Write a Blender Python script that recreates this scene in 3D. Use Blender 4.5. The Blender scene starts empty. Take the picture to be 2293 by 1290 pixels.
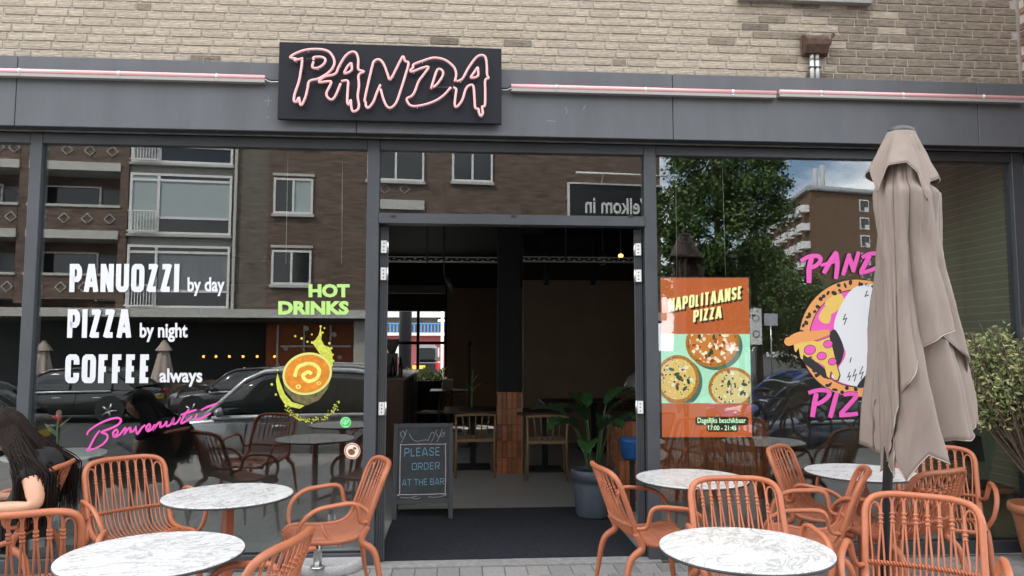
import bpy, bmesh, math, random
from mathutils import Vector, Matrix, noise
random.seed(7)
R = math.radians
scene = bpy.context.scene
COL = scene.collection

# ------------------------------------------------------------------ camera
CAM = Vector((0.0, -5.4, 1.552)); YAW, PITCH, ROLL, F = 0.07297, 0.07911, 0.0005, 1641.4
fwd = Vector((math.sin(YAW)*math.cos(PITCH), math.cos(YAW)*math.cos(PITCH), math.sin(PITCH)))
_r = Vector((math.cos(YAW), -math.sin(YAW), 0)); _u = _r.cross(fwd)
right = _r*math.cos(ROLL)+_u*math.sin(ROLL); up = _u*math.cos(ROLL)-_r*math.sin(ROLL)
cd = bpy.data.cameras.new('camera'); cam = bpy.data.objects.new('camera', cd); COL.objects.link(cam)
m = Matrix((right, up, -fwd)).transposed().to_4x4(); m.translation = CAM; cam.matrix_world = m
cd.sensor_width = 36.0; cd.lens = F/2293*36; cd.clip_start = 0.05; cd.clip_end = 2000
scene.camera = cam

# ------------------------------------------------------------------ sky and sun
SUN = Vector((-0.52, 0.46, 0.72)).normalized()
w = bpy.data.worlds.new('World'); scene.world = w; w.use_nodes = True
nt = w.node_tree; nt.nodes.clear()
out = nt.nodes.new('ShaderNodeOutputWorld'); bg = nt.nodes.new('ShaderNodeBackground')
sky = nt.nodes.new('ShaderNodeTexSky'); sky.sky_type = 'NISHITA'; sky.sun_disc = False
sky.sun_elevation = math.asin(SUN.z); sky.sun_rotation = math.atan2(SUN.x, SUN.y)
tc = nt.nodes.new('ShaderNodeTexCoord'); mp = nt.nodes.new('ShaderNodeMapping')
mp.inputs['Scale'].default_value = (1, 1, 2.2); mp.inputs['Location'].default_value = (6.6, 2.5, 2.7); mp.inputs['Rotation'].default_value = (0, 0, R(-7.5))
nz = nt.nodes.new('ShaderNodeTexNoise'); nz.inputs['Scale'].default_value = 2.6; nz.inputs['Detail'].default_value = 9; nz.inputs['Roughness'].default_value = .58
cr = nt.nodes.new('ShaderNodeValToRGB'); cr.color_ramp.elements[0].position = .40; cr.color_ramp.elements[1].position = .53
mx = nt.nodes.new('ShaderNodeMix'); mx.data_type = 'RGBA'
mx.inputs['B'].default_value = (12.6, 12.8, 13.2, 1)
nt.links.new(tc.outputs['Generated'], mp.inputs['Vector']); nt.links.new(mp.outputs[0], nz.inputs['Vector'])
nt.links.new(nz.outputs['Fac'], cr.inputs['Fac']); nt.links.new(cr.outputs['Color'], mx.inputs['Factor'])
nt.links.new(sky.outputs[0], mx.inputs['A']); nt.links.new(mx.outputs['Result'], bg.inputs['Color'])
bg.inputs['Strength'].default_value = 0.14
nt.links.new(bg.outputs[0], out.inputs['Surface'])
sl = bpy.data.lights.new('sun', 'SUN'); sl.energy = 3.2; sl.angle = R(2); sl.color = (1, .96, .9)
so = bpy.data.objects.new('sun', sl); COL.objects.link(so); so.rotation_euler = SUN.to_track_quat('Z', 'Y').to_euler()
vs = scene.view_settings; vs.view_transform = 'Standard'; vs.look = 'None'; vs.gamma = 1; vs.use_curve_mapping = False
vs.exposure = 1.36
scene.cycles.max_bounces = 8; scene.cycles.transparent_max_bounces = 24
scene.cycles.caustics_reflective = False; scene.cycles.caustics_refractive = False

# ------------------------------------------------------------------ helpers
def ray(px, py): return fwd + right*((px-1146.5)/F) - up*((py-645)/F)
def at(px, py, Y):                      # point on the vertical plane y = Y
    d = ray(px, py); t = (Y-CAM.y)/d.y; return CAM + d*t
def on(px, py, z=0.0):                  # point on the level plane at height z
    d = ray(px, py); t = (z-CAM.z)/d.z; return CAM + d*t

def srgb(r, g, b):
    f = lambda c: c/12.92 if c <= .04045 else ((c+.055)/1.055)**2.4
    return tuple(f(x/255) for x in (r, g, b))

MATS = {}
def M(name, col, rough=.6, metal=0., var=0., vscale=8., bump=0., bscale=60., rand=0., emit=0., spec=.5, coat=0., stretch=None, detail=5.):
    if name in MATS: return MATS[name]
    mt = bpy.data.materials.new(name); mt.use_nodes = True; n = mt.node_tree; b = n.nodes['Principled BSDF']
    b.inputs['Roughness'].default_value = rough; b.inputs['Metallic'].default_value = metal
    b.inputs['Specular IOR Level'].default_value = spec; b.inputs['Coat Weight'].default_value = coat
    b.inputs['Base Color'].default_value = (*col, 1)
    src = None
    if var or bump:
        t = n.nodes.new('ShaderNodeTexCoord'); vec = t.outputs['Object']
        if stretch:
            mpn = n.nodes.new('ShaderNodeMapping'); mpn.inputs['Scale'].default_value = stretch
            n.links.new(vec, mpn.inputs['Vector']); vec = mpn.outputs[0]
    if var:
        z = n.nodes.new('ShaderNodeTexNoise'); z.inputs['Scale'].default_value = vscale; z.inputs['Detail'].default_value = detail; z.inputs['Roughness'].default_value = .65
        n.links.new(vec, z.inputs['Vector'])
        r = n.nodes.new('ShaderNodeMapRange'); r.inputs['From Min'].default_value = .3; r.inputs['From Max'].default_value = .7
        r.inputs['To Min'].default_value = 1-var; r.inputs['To Max'].default_value = 1+var
        n.links.new(z.outputs['Fac'], r.inputs['Value']); src = r.outputs[0]
    if rand:
        o = n.nodes.new('ShaderNodeObjectInfo'); r2 = n.nodes.new('ShaderNodeMapRange')
        r2.inputs['To Min'].default_value = 1-rand; r2.inputs['To Max'].default_value = 1+rand
        n.links.new(o.outputs['Random'], r2.inputs['Value'])
        if src:
            mu = n.nodes.new('ShaderNodeMath'); mu.operation = 'MULTIPLY'; n.links.new(src, mu.inputs[0]); n.links.new(r2.outputs[0], mu.inputs[1]); src = mu.outputs[0]
        else: src = r2.outputs[0]
    if src:
        vm = n.nodes.new('ShaderNodeVectorMath'); vm.operation = 'SCALE'; vm.inputs[0].default_value = col
        n.links.new(src, vm.inputs['Scale']); n.links.new(vm.outputs[0], b.inputs['Base Color'])
    if bump:
        z2 = n.nodes.new('ShaderNodeTexNoise'); z2.inputs['Scale'].default_value = bscale; z2.inputs['Detail'].default_value = 6
        n.links.new(vec, z2.inputs['Vector'])
        bp = n.nodes.new('ShaderNodeBump'); bp.inputs['Strength'].default_value = bump; bp.inputs['Distance'].default_value = .01
        n.links.new(z2.outputs['Fac'], bp.inputs['Height']); n.links.new(bp.outputs[0], b.inputs['Normal'])
    if emit:
        b.inputs['Emission Color'].default_value = (*col, 1); b.inputs['Emission Strength'].default_value = emit
    MATS[name] = mt; return mt

def glass_mat(name, ior=1.65, tint=(1, 1, 1), rough=0.0):
    if name in MATS: return MATS[name]
    mt = bpy.data.materials.new(name); mt.use_nodes = True; n = mt.node_tree; n.nodes.clear()
    o = n.nodes.new('ShaderNodeOutputMaterial'); t = n.nodes.new('ShaderNodeBsdfTransparent'); t.inputs[0].default_value = (*tint, 1)
    g = n.nodes.new('ShaderNodeBsdfGlossy'); g.inputs['Roughness'].default_value = rough
    f = n.nodes.new('ShaderNodeFresnel'); f.inputs['IOR'].default_value = ior; x = n.nodes.new('ShaderNodeMixShader')
    gm = n.nodes.new('ShaderNodeNewGeometry'); mr = n.nodes.new('ShaderNodeMapRange'); mr.inputs['To Min'].default_value = ior; mr.inputs['To Max'].default_value = 1/ior
    n.links.new(gm.outputs['Backfacing'], mr.inputs['Value']); n.links.new(mr.outputs[0], f.inputs['IOR'])   # the same reflectance from either side
    n.links.new(f.outputs[0], x.inputs[0]); n.links.new(t.outputs[0], x.inputs[1]); n.links.new(g.outputs[0], x.inputs[2]); n.links.new(x.outputs[0], o.inputs['Surface'])
    MATS[name] = mt; return mt

def tag(o, label=None, cat=None, group=None, kind=None):
    if label: o['label'] = label
    if cat: o['category'] = cat
    if group: o['group'] = group
    if kind: o['kind'] = kind
    return o
def empty(name, loc=(0, 0, 0), rz=0., label=None, cat=None, group=None):
    o = bpy.data.objects.new(name, None); COL.objects.link(o); o.empty_display_size = .05
    o.location = loc; o.rotation_euler = (0, 0, rz); return tag(o, label, cat, group)
def link(name, me, parent=None, loc=(0, 0, 0), rot=(0, 0, 0)):
    o = bpy.data.objects.new(name, me); COL.objects.link(o); o.location = loc; o.rotation_euler = rot
    if parent: o.parent = parent
    return o
def copy_tree(o, parent=None):
    c = o.copy(); COL.objects.link(c); c.parent = parent
    for ch in o.children: copy_tree(ch, c)
    return c

def cat_rom(pts, sub=6, closed=False):
    pts = [Vector(p) for p in pts]; n = len(pts); o = []
    rng = n if closed else n-1
    for i in range(rng):
        if closed: a, b, c, d = pts[(i-1) % n], pts[i], pts[(i+1) % n], pts[(i+2) % n]
        else: a, b, c, d = pts[max(i-1, 0)], pts[i], pts[i+1], pts[min(i+2, n-1)]
        for k in range(sub):
            t = k/sub; o.append(.5*((2*b)+(c-a)*t+(2*a-5*b+4*c-d)*t*t+(3*b-a-3*c+d)*t**3))
    if not closed: o.append(pts[-1].copy())
    return o

class MB:
    def __init__(s): s.v = []; s.f = []; s.m = []; s.sm = []; s.cur = 0
    def face(s, idx, smooth=False): s.f.append(tuple(idx)); s.m.append(s.cur); s.sm.append(smooth)
    def quad(s, *ps, smooth=False):
        b = len(s.v); s.v += [Vector(p) for p in ps]; s.face(range(b, b+len(ps)), smooth); return s
    poly = quad
    def box(s, x0, x1, y0, y1, z0, z1, bev=0.):
        b = len(s.v)
        if bev <= 0:
            s.v += [Vector(p) for p in ((x0,y0,z0),(x1,y0,z0),(x1,y1,z0),(x0,y1,z0),(x0,y0,z1),(x1,y0,z1),(x1,y1,z1),(x0,y1,z1))]
            for f in ((0,3,2,1),(4,5,6,7),(0,1,5,4),(1,2,6,5),(2,3,7,6),(3,0,4,7)): s.face([b+i for i in f])
            return s
        X, Y, Z = (x0, x1), (y0, y1), (z0, z1); idx = {}
        for i in (0, 1):
            for j in (0, 1):
                for k in (0, 1):
                    sx, sy, sz = (1 if i == 0 else -1), (1 if j == 0 else -1), (1 if k == 0 else -1)
                    for a in range(3):
                        p = Vector((X[i], Y[j], Z[k]))
                        if a != 0: p.x += sx*bev
                        if a != 1: p.y += sy*bev
                        if a != 2: p.z += sz*bev
                        idx[i, j, k, a] = len(s.v); s.v.append(p)
        for a in range(3):
            o1, o2 = [(1, 2), (0, 2), (0, 1)][a]
            for e in (0, 1):
                q = []
                for (p1, p2) in ((0, 0), (1, 0), (1, 1), (0, 1)):
                    t = [0, 0, 0]; t[a] = e; t[o1] = p1; t[o2] = p2; q.append(idx[t[0], t[1], t[2], a])
                s.face(q)
        for a in range(3):
            o1, o2 = [(1, 2), (0, 2), (0, 1)][a]
            for e1 in (0, 1):
                for e2 in (0, 1):
                    q = []
                    for (e, ax) in ((0, o1), (1, o1), (1, o2), (0, o2)):
                        t = [0, 0, 0]; t[a] = e; t[o1] = e1; t[o2] = e2; q.append(idx[t[0], t[1], t[2], ax])
                    s.face(q)
        for i in (0, 1):
            for j in (0, 1):
                for k in (0, 1): s.face([idx[i, j, k, 0], idx[i, j, k, 1], idx[i, j, k, 2]])
        return s
    def tube(s, path, r, n=8, closed=False, caps=True, flat=1.0, nrm=None):
        path = [Vector(p) for p in path]; N = len(path); b = len(s.v)
        rr = r if isinstance(r, (list, tuple)) else [r]*N
        T = []
        for i in range(N):
            a = path[(i-1) % N] if (closed or i > 0) else path[i]; c = path[(i+1) % N] if (closed or i < N-1) else path[i]
            d = c-a; T.append(d.normalized() if d.length > 1e-9 else Vector((0, 0, 1)))
        u = nrm.copy() if nrm else T[0].orthogonal().normalized()
        for i in range(N):
            u = u-T[i]*u.dot(T[i]); u = u.normalized() if u.length > 1e-6 else T[i].orthogonal().normalized(); vv = T[i].cross(u)
            for k in range(n):
                a = 2*math.pi*k/n; s.v.append(path[i]+(u*math.cos(a)+vv*math.sin(a)*flat)*rr[i])
        for i in range(N if closed else N-1):
            j = (i+1) % N
            for k in range(n):
                k2 = (k+1) % n; s.face((b+i*n+k, b+i*n+k2, b+j*n+k2, b+j*n+k), True)
        if caps and not closed:
            s.face([b+k for k in range(n)][::-1]); s.face([b+(N-1)*n+k for k in range(n)])
        return s
    def lathe(s, prof, n=24, c=(0, 0, 0), smooth=True, cap0=True, cap1=True):
        b = len(s.v); c = Vector(c)
        for (r, z) in prof:
            for k in range(n):
                a = 2*math.pi*k/n; s.v.append(c+Vector((r*math.cos(a), r*math.sin(a), z)))
        for i in range(len(prof)-1):
            for k in range(n):
                k2 = (k+1) % n; s.face((b+i*n+k, b+i*n+k2, b+(i+1)*n+k2, b+(i+1)*n+k), smooth)
        if cap0: s.face([b+k for k in range(n)][::-1])
        if cap1: s.face([b+(len(prof)-1)*n+k for k in range(n)])
        return s
    def cyl(s, p0, p1, r, n=12, r1=None): return s.tube([p0, p1], [r, r if r1 is None else r1], n)
    def grid(s, fn, nu, nv, smooth=True, cu=False):
        b = len(s.v)
        for i in range(nu+(0 if cu else 1)):
            for j in range(nv+1): s.v.append(Vector(fn(i/nu, j/nv)))
        NU = nu if cu else nu+1
        for i in range(nu):
            i2 = (i+1) % NU
            for j in range(nv): s.face((b+i*(nv+1)+j, b+i2*(nv+1)+j, b+i2*(nv+1)+j+1, b+i*(nv+1)+j+1), smooth)
        return s
    def ell(s, c, r, nu=14, nv=10):
        c = Vector(c)
        if not isinstance(r, (tuple, list)): r = (r, r, r)
        return s.grid(lambda u, v: c+Vector((r[0]*math.sin(math.pi*max(min(v, .999), .001))*math.cos(2*math.pi*u), r[1]*math.sin(math.pi*max(min(v, .999), .001))*math.sin(2*math.pi*u), r[2]*math.cos(math.pi*v))), nu, nv, True, True)
    def mesh(s, name, mats):
        me = bpy.data.meshes.new(name); me.from_pydata([tuple(v) for v in s.v], [], s.f)
        for m_ in (mats if isinstance(mats, (list, tuple)) else [mats]): me.materials.append(m_)
        me.polygons.foreach_set('material_index', s.m); me.polygons.foreach_set('use_smooth', s.sm); me.update()
        return me
    def build(s, name, mats, parent=None, loc=(0, 0, 0), rot=(0, 0, 0), **kw):
        return tag(link(name, s.mesh(name, mats), parent, loc, rot), **kw)
def bx(name, mt, x0, x1, y0, y1, z0, z1, parent=None, bev=0., **kw):
    return MB().box(x0, x1, y0, y1, z0, z1, bev).build(name, mt, parent, **kw)
def struct(o): o['kind'] = 'structure'; return o

# flat ribbons (2D) for lettering and line art --------------------------------
def ribbon2(pts, wd, closed=False):
    P = [Vector((p[0], p[1])) for p in pts]; N = len(P); ws = wd if isinstance(wd, (list, tuple)) else [wd]*N; L = []; Rr = []
    for i in range(N):
        a = P[(i-1) % N] if (closed or i > 0) else None; c = P[(i+1) % N] if (closed or i < N-1) else None
        d1 = (P[i]-a).normalized() if a is not None else None; d2 = (c-P[i]).normalized() if c is not None else None
        if d1 is None: n = Vector((-d2.y, d2.x)); k = 1
        elif d2 is None: n = Vector((-d1.y, d1.x)); k = 1
        else:
            n1 = Vector((-d1.y, d1.x)); n2 = Vector((-d2.y, d2.x)); n = n1+n2
            if n.length < 1e-4: n = n1; k = 1
            else: n.normalize(); k = min(1/max(n.dot(n1), .2), 2.2)
        L.append(P[i]+n*k*ws[i]/2); Rr.append(P[i]-n*k*ws[i]/2)
    q = []
    for i in range(N if closed else N-1):
        j = (i+1) % N; q.append((L[i], L[j], Rr[j], Rr[i]))
    return q
def sm2(pts, sub=5, closed=False): return [(p.x, p.y) for p in cat_rom([(p[0], p[1], 0) for p in pts], sub, closed)]

def rr(k=.16, a=0., b=1., c=0., d=1.):    # rounded box outline, counter-clockwise from right middle
    kx = k*1.3
    return [(b, (c+d)/2), (b, d-k), (b-kx*.3, d-k*.3), (b-kx, d), (a+kx, d), (a+kx*.3, d-k*.3), (a, d-k), (a, c+k), (a+kx*.3, c+k*.3), (a+kx, c), (b-kx, c), (b-kx*.3, c+k*.3), (b, c+k)]
GL = {
 'A': (1.08, [[(-.04, -.12), (.44, 1.12)], [(1.04, -.12), (.56, 1.12)], [(.2, .22), (.8, .22)]]), 'N': (1., [[(0, -.3), (0, 1.3)], [(1, -.3), (1, 1.3)], [(-.04, 1.14), (1.04, -.14)]]),
 'P': (.95, [[(0, -.3), (0, 1), (.72, 1), (.92, .92), (1, .8), (1, .64), (.92, .52), (.72, .44), (0, .44)]]),
 'U': (1., [[(0, 1.3), (0, .18), (.1, .06), (.3, 0), (.7, 0), (.9, .06), (1, .18), (1, 1.3)]]),
 'O': (1., [rr()+[(1, .5)]]), 'Z': (.88, [[(-.1, 1), (1.1, 1)], [(-.1, 0), (1.1, 0)], [(1.0, 1.1), (0, -.1)]]), 'I': (.06, [[(.5, -.3), (.5, 1.3)]]),
 'C': (1., [[(1, .68)]+rr()[1:13]+[(1, .32)]]), 'F': (.8, [[(0, -.3), (0, 1), (1.1, 1)], [(0, .48), (.86, .48)]]),
 'E': (.82, [[(1, 0), (0, 0), (0, 1), (1, 1)], [(0, .5), (.88, .5)]]), 'H': (1., [[(0, -.3), (0, 1.3)], [(1, -.3), (1, 1.3)], [(0, .5), (1, .5)]]),
 'T': (.95, [[(-.1, 1), (1.1, 1)], [(.5, 1), (.5, -.3)]]), 'D': (1., [[(0, 1), (0, 0), (.62, 0), (.9, .16), (1, .5), (.9, .84), (.62, 1), (0, 1)]]),
 'R': (1., [[(0, -.3), (0, 1), (.68, 1), (.92, .93), (1, .78), (1, .66), (.9, .5), (.68, .44), (0, .44)], [(.44, .5), (1.08, -.16)]]),
 'K': (1., [[(0, -.3), (0, 1.3)], [(1.1, 1.15), (.05, .36)], [(.34, .62), (1.12, -.18)]]),
 'S': (.95, [[(.98, .8), (.86, .95), (.5, 1), (.14, .94), (.02, .76), (.12, .6), (.5, .5), (.88, .4), (.98, .24), (.86, .06), (.5, 0), (.14, .05), (.02, .2)]]),
 'L': (.78, [[(0, 1), (0, 0), (1, 0)]]), 'B': (.95, [[(0, 0), (0, 1), (.7, 1), (.95, .88), (.95, .65), (.7, .52), (0, .52)], [(.7, .52), (1, .38), (1, .14), (.75, 0), (0, 0)]]),
 'Y': (1., [[(0, 1), (.5, .45), (1, 1)], [(.5, .45), (.5, 0)]]), ' ': (.5, [])}
def clip_y(q, lo=0., hi=1.):
    for lim, sg_ in ((lo, 1), (hi, -1)):
        o = []
        for i in range(len(q)):
            a, b = q[i-1], q[i]; ia, ib = (a[1]-lim)*sg_ >= 0, (b[1]-lim)*sg_ >= 0
            if ia != ib: t = (lim-a[1])/(b[1]-a[1]); o.append((a[0]+(b[0]-a[0])*t, lim))
            if ib: o.append((b[0], b[1]))
        q = o
        if not q: return q
    return q
def stroke_text(txt, cw, wt, gap):
    """centre-line lettering of height 1: quads in text space, width"""
    x = 0; out = []; layer = 0
    for ch in txt:
        gw, strokes = GL[ch]; wg = max(gw*cw-wt, 0)
        for k, st in enumerate(strokes):
            pts = [(x+wt/2+p[0]*wg, wt/2+p[1]*(1-wt)) for p in st]
            out.append((k, [c for c in (clip_y(q) for q in ribbon2(pts, wt)) if len(c) > 2]))
        x += wg+wt+gap if ch != ' ' else gw*cw
    return out, x-gap
_tc = {}
def font_mesh(body, offset=0., shear=0.):
    c = bpy.data.curves.new('t', 'FONT'); c.body = body; c.size = 1; c.offset = offset; c.shear = shear; c.resolution_u = 3
    o = bpy.data.objects.new('t', c); COL.objects.link(o); dg = bpy.context.evaluated_depsgraph_get()
    me = bpy.data.meshes.new_from_object(o.evaluated_get(dg)); vs_ = [v.co.copy() for v in me.vertices]; fs = [tuple(p.vertices) for p in me.polygons]
    bpy.data.objects.remove(o); bpy.data.curves.remove(c); bpy.data.meshes.remove(me)
    return vs_, fs
class Art:
    """flat print on a plane: shapes in picture-plane units mapped by fn(x, y, layer)"""
    def __init__(s, fn): s.fn = fn; s.mb = MB(); s.layer = 0
    def ngon(s, pts, layer=None):
        s.mb.quad(*[s.fn(p[0], p[1], s.layer if layer is None else layer) for p in pts]); return s
    def ribbon(s, pts, wd, closed=False, layer=None):
        for q in ribbon2(pts, wd, closed): s.ngon(q, layer)
        return s
    def disc(s, cx, cy, rx, ry=None, n=28, rot=0., layer=None, clip=None):
        ry = rx if ry is None else ry; c_, s_ = math.cos(rot), math.sin(rot); P = []
        for k in range(n):
            a = 2*math.pi*k/n; x, y = rx*math.cos(a), ry*math.sin(a); x, y = cx+x*c_-y*s_, cy+x*s_+y*c_
            if clip: x = min(max(x, clip[0]), clip[2]); y = min(max(y, clip[1]), clip[3])
            P.append((x, y))
        return s.ngon(P, layer)
    def text(s, txt, quad, cw, wt, gap, layer=None):
        qs, wd = stroke_text(txt, cw, wt, gap); (ax, ay), (bx_, by), (hx, hy) = quad   # baseline start, baseline end, up vector
        L = s.layer if layer is None else layer
        for k, st in qs:
            for q in st:
                s.ngon([(ax+(bx_-ax)*p[0]/wd+hx*p[1], ay+(by-ay)*p[0]/wd+hy*p[1]) for p in q], L+k*.5)
        return s
    def font(s, body, box, offset=.0, shear=0., layer=None):
        v, f = font_mesh(body, offset, shear); x0 = min(p.x for p in v); x1 = max(p.x for p in v); y0 = min(p.y for p in v); y1 = max(p.y for p in v)
        L = s.layer if layer is None else layer; b = len(s.mb.v)
        for p in v: s.mb.v.append(Vector(s.fn(box[0]+(p.x-x0)/(x1-x0)*(box[2]-box[0]), box[3]+(p.y-y0)/(y1-y0)*(box[1]-box[3]), L)))
        for q in f: s.mb.face([b+i for i in q])
        return s
    def build(s, name, mt, parent=None, **kw): return s.mb.build(name, mt, parent, **kw)
def glass_plane(x, y, layer): return at(x, y, -.0085-.0006*layer)
# ------------------------------------------------------------------ materials of the front
ANTH = M('anthracite_paint', (.056, .061, .068), .40, var=.16, vscale=3, bump=.06, bscale=9, detail=9.)
FASC = M('fascia_coating', (.096, .101, .109), .52, var=.13, vscale=1.6, bump=.10, bscale=5, stretch=(3.2, 1, .7), detail=9.)
DARKM = M('dark_metal', (.018, .019, .021), .45)
STEEL = M('brushed_steel', (.62, .62, .60), .28, 1.)
ALU = M('aluminium_channel', (.36, .34, .32), .5, .3)
WHITEP = M('white_plastic', (.78, .78, .76), .4)
MORT = M('mortar', (.46, .41, .35), .9, var=.18, vscale=30, bump=.4, bscale=200)
BRK = M('beige_brick', (.42, .352, .268), .88, var=.30, vscale=34, bump=1., bscale=50, rand=.09, stretch=(.5, 1, 2.2), detail=8.)
BRKD = M('weathered_brick', (.225, .183, .136), .9, var=.38, vscale=26, bump=.9, bscale=55, rand=.26, stretch=(.7, 1, 1.9), detail=8.)
BRKR = M('red_brown_brick', (.20, .105, .075), .9, var=.35, vscale=26, bump=.8, bscale=60, rand=.3, stretch=(1, .7, 1.9))
GLASS = glass_mat('window_glass', 2.05, (.93, .96, .95))
PINKT = M('pink_neon_tube', (.78, .42, .415), .25, emit=.06, coat=.4)
XW = 4.43                                   # inner face of the wing wall

# brick wall above the fascia
wall = empty('brick_wall', (0, 0, 3.55), label='pale beige brick wall above the dark grey fascia', cat='wall')
bx('mortar_bed', MORT, -7, XW+.3, -.040, .12, .0, 9.0, wall)
CH, SL, HL = .0632, .221, .111
def brick_mesh(L, k, mt):
    rnd = random.Random(k); b = MB().box(.004, L-.006, -.0075, .012, .003, CH-.007, .004)
    for v in b.v:
        v.x += rnd.uniform(-.0022, .0022); v.z += rnd.uniform(-.0022, .0022); v.y += rnd.uniform(-.0018, .0018)
    return b.mesh('brick', mt)
BM = {(t, c, k): brick_mesh(SL if t == 'S' else HL, k*7+ord(t)+ord(c), BRK if c == 'l' else BRKD) for t in 'SH' for c in 'ld' for k in range(5)}
def project(p):
    d = Vector(p)-CAM; z = d.dot(fwd); return 1146.5+F*d.dot(right)/z, 645-F*d.dot(up)/z, z
cand = []
for r_ in range(16):
    x = -5.2 + (r_*.137 % .553); z = r_*CH; k = r_
    while x < XW-.02:
        t = 'SSH'[k % 3]; L = SL if t == 'S' else HL
        if x+L > XW: L = XW-x; 
        if L > .06:
            px, py, dd = project((x+L/2, -.05, 3.55+z+CH/2))
            vis = -30 < px < 2320 and py > -12 and not (632 < px < 1112 and 112 < py)
            dark = random.random() < max(0, min(1, (x-2.0)/1.5)) or random.random() < .015
            cand.append((not vis, dd, x, z, t, 'd' if dark else 'l', L))
        x += L; k += 1
cand.sort(key=lambda c: (c[0], c[1]))
rest = {'l': MB(), 'd': MB()}
for i, (nv, dd, x, z, t, c, L) in enumerate(cand):
    full = SL if t == 'S' else HL
    if i < 300 and not nv:
        o = link('brick', BM[t, c, random.randrange(5)], wall, (x, -.040+random.uniform(-.0015, .0015), z)); o.scale.x = L/full
    else: rest[c].box(x+.005, x+L-.006, -.0475, -.035, z+.003, z+CH-.007, .0035)
rest['l'].build('brick_courses', BRK, wall, kind='stuff'); rest['d'].build('brick_courses', BRKD, wall, kind='stuff')
# stone sill of the window above, just reaching into view
s0 = at(1655, 2, -.10)
bx('upper_window_sill', M('grey_concrete', (.30, .30, .28), .8, var=.15), s0.x, at(1952, 2, -.10).x, -.11, -.054, s0.z+.016-3.55, s0.z+.09-3.55, wall)

# wing wall on the right, at a right angle to the front
wing = empty('wing_wall', (XW, -.06, 0), label='red brown brick wall at right angles at the far right edge', cat='wall')
bx('mortar_bed', MORT, .012, .25, -1.55, 0, 0, 12.5, wing)
wb = [MB().box(-.0115+.012, .03, .004, L-.006, .004, CH-.008, .004).mesh('brick', BRKR) for L in (SL, HL)]
wrest = MB()
for r_ in range(90):
    y = -1.55+(r_ % 2)*.06; z = r_*CH; k = r_
    while y < -.06:
        L = (SL, SL, HL)[k % 3]
        if y+L > -.0: L = -.0-y
        if 3.5 < z < 4.4: 
            o = link('brick', wb[0 if L > .15 else 1], wing, (random.uniform(-.002, .002), y, z)); o.scale.y = L/(SL if L > .15 else HL)
        else: wrest.box(.0005, .03, y+.004, y+L-.006, z+.004, z+CH-.008, .003)
        y += L; k += 1
wrest.build('brick_courses', BRKR, wing, kind='stuff')

# fascia --------------------------------------------------------------
fas = empty('fascia', (0, 0, 3.077), label='dark grey panelled fascia above the shop windows', cat='fascia')
joints = [-6.5, at(36, 200, -.18).x, at(798, 285, -.18).x, at(1507, 250, -.18).x, at(2190, 250, -.18).x, XW-.004]
for a, b in zip(joints, joints[1:]):
    MB().box(a+.0025, b-.0025, -.18, -.055, 0, .498, .003).build('fascia_panel', FASC, fas)
bx('joint_backing', DARKM, -6.4, XW-.006, -.165, -.05, .006, .49, fas)
bx('drip_profile', M('drip_edge', (.16, .155, .145), .5, .3, var=.3, vscale=9), -6.5, XW-.006, -.098, -.09, -.016, -.004, fas)
bx('soffit_board', DARKM, -6.5, XW-.006, -.16, .0, -.004, .004, fas)

SCR = M('scratch_mark', (.30, .31, .32), .7)
for st in ([(592, 226), (610, 226)], [(601, 215), (600, 238)], [(595, 262), (603, 263)], [(1265, 240), (1270, 247), (1268, 255)], [(1310, 236), (1306, 246)], [(1225, 270), (1245, 272)], [(455, 130), (455, 142)]):
    Art(lambda x, y, l: at(x, y, -.1812)-Vector((0, 0, 3.077))).ribbon(st, .9).build('scratch', SCR, fas)
# neon light strips -----------------------------------------------------
def neon(px0, px1, y0, y1, label, wire=None):
    a = at(px0, y0, -.225); b = at(px1, y1, -.225); z = (a.z+b.z)/2; L = b.x-a.x
    t = empty('neon_light_strip', (a.x, -.19, z), label=label, cat='neon light', group='pink neon strips along the fascia')
    MB().tube([(0, -.03, .004), (L, -.03, .004)], .0155, 12).build('tube', PINKT, t)
    MB().box(.0, L, -.040, .008, -.037, -.013, .002).build('channel', ALU, t)
    n = max(2, int(L/.62))
    for i in range(n):
        x = L*(i+.5)/n; MB().tube([(x-.008, -.03, .004), (x+.008, -.03, .004)], .0172, 10).build('tube_clip', WHITEP, t)
        MB().cyl((x, -.042, -.022), (x, -.0445, -.022), .005, 8).build('screw', STEEL, t)
    if wire is not None:
        MB().tube(cat_rom([(wire[0], -.03, .0), (wire[0]+wire[1]*.03, -.02, -.012), (wire[0]+wire[1]*.07, .0, -.005), (wire[0]+wire[1]*.13, -.005, .0)], 5), .006, 6).build('cable', DARKM, t)
        MB().tube(cat_rom([(wire[0], -.03, -.01), (wire[0]+wire[1]*.04, -.02, -.024), (wire[0]+wire[1]*.12, -.005, -.014)], 5), .0045, 6).build('cable', STEEL, t)
    return t
neon(-300, 593, 150, 174, 'pink neon strip on the fascia to the left of the black sign', wire=(at(593, 174, -.225).x-at(-300, 150, -.225).x, 1))
neon(1145, 1738, 195, 207, 'pink neon strip on the fascia right beside the black sign', wire=(0, -1))
neon(1746, 2292, 207, 219, 'pink neon strip on the fascia at the far right')

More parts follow.
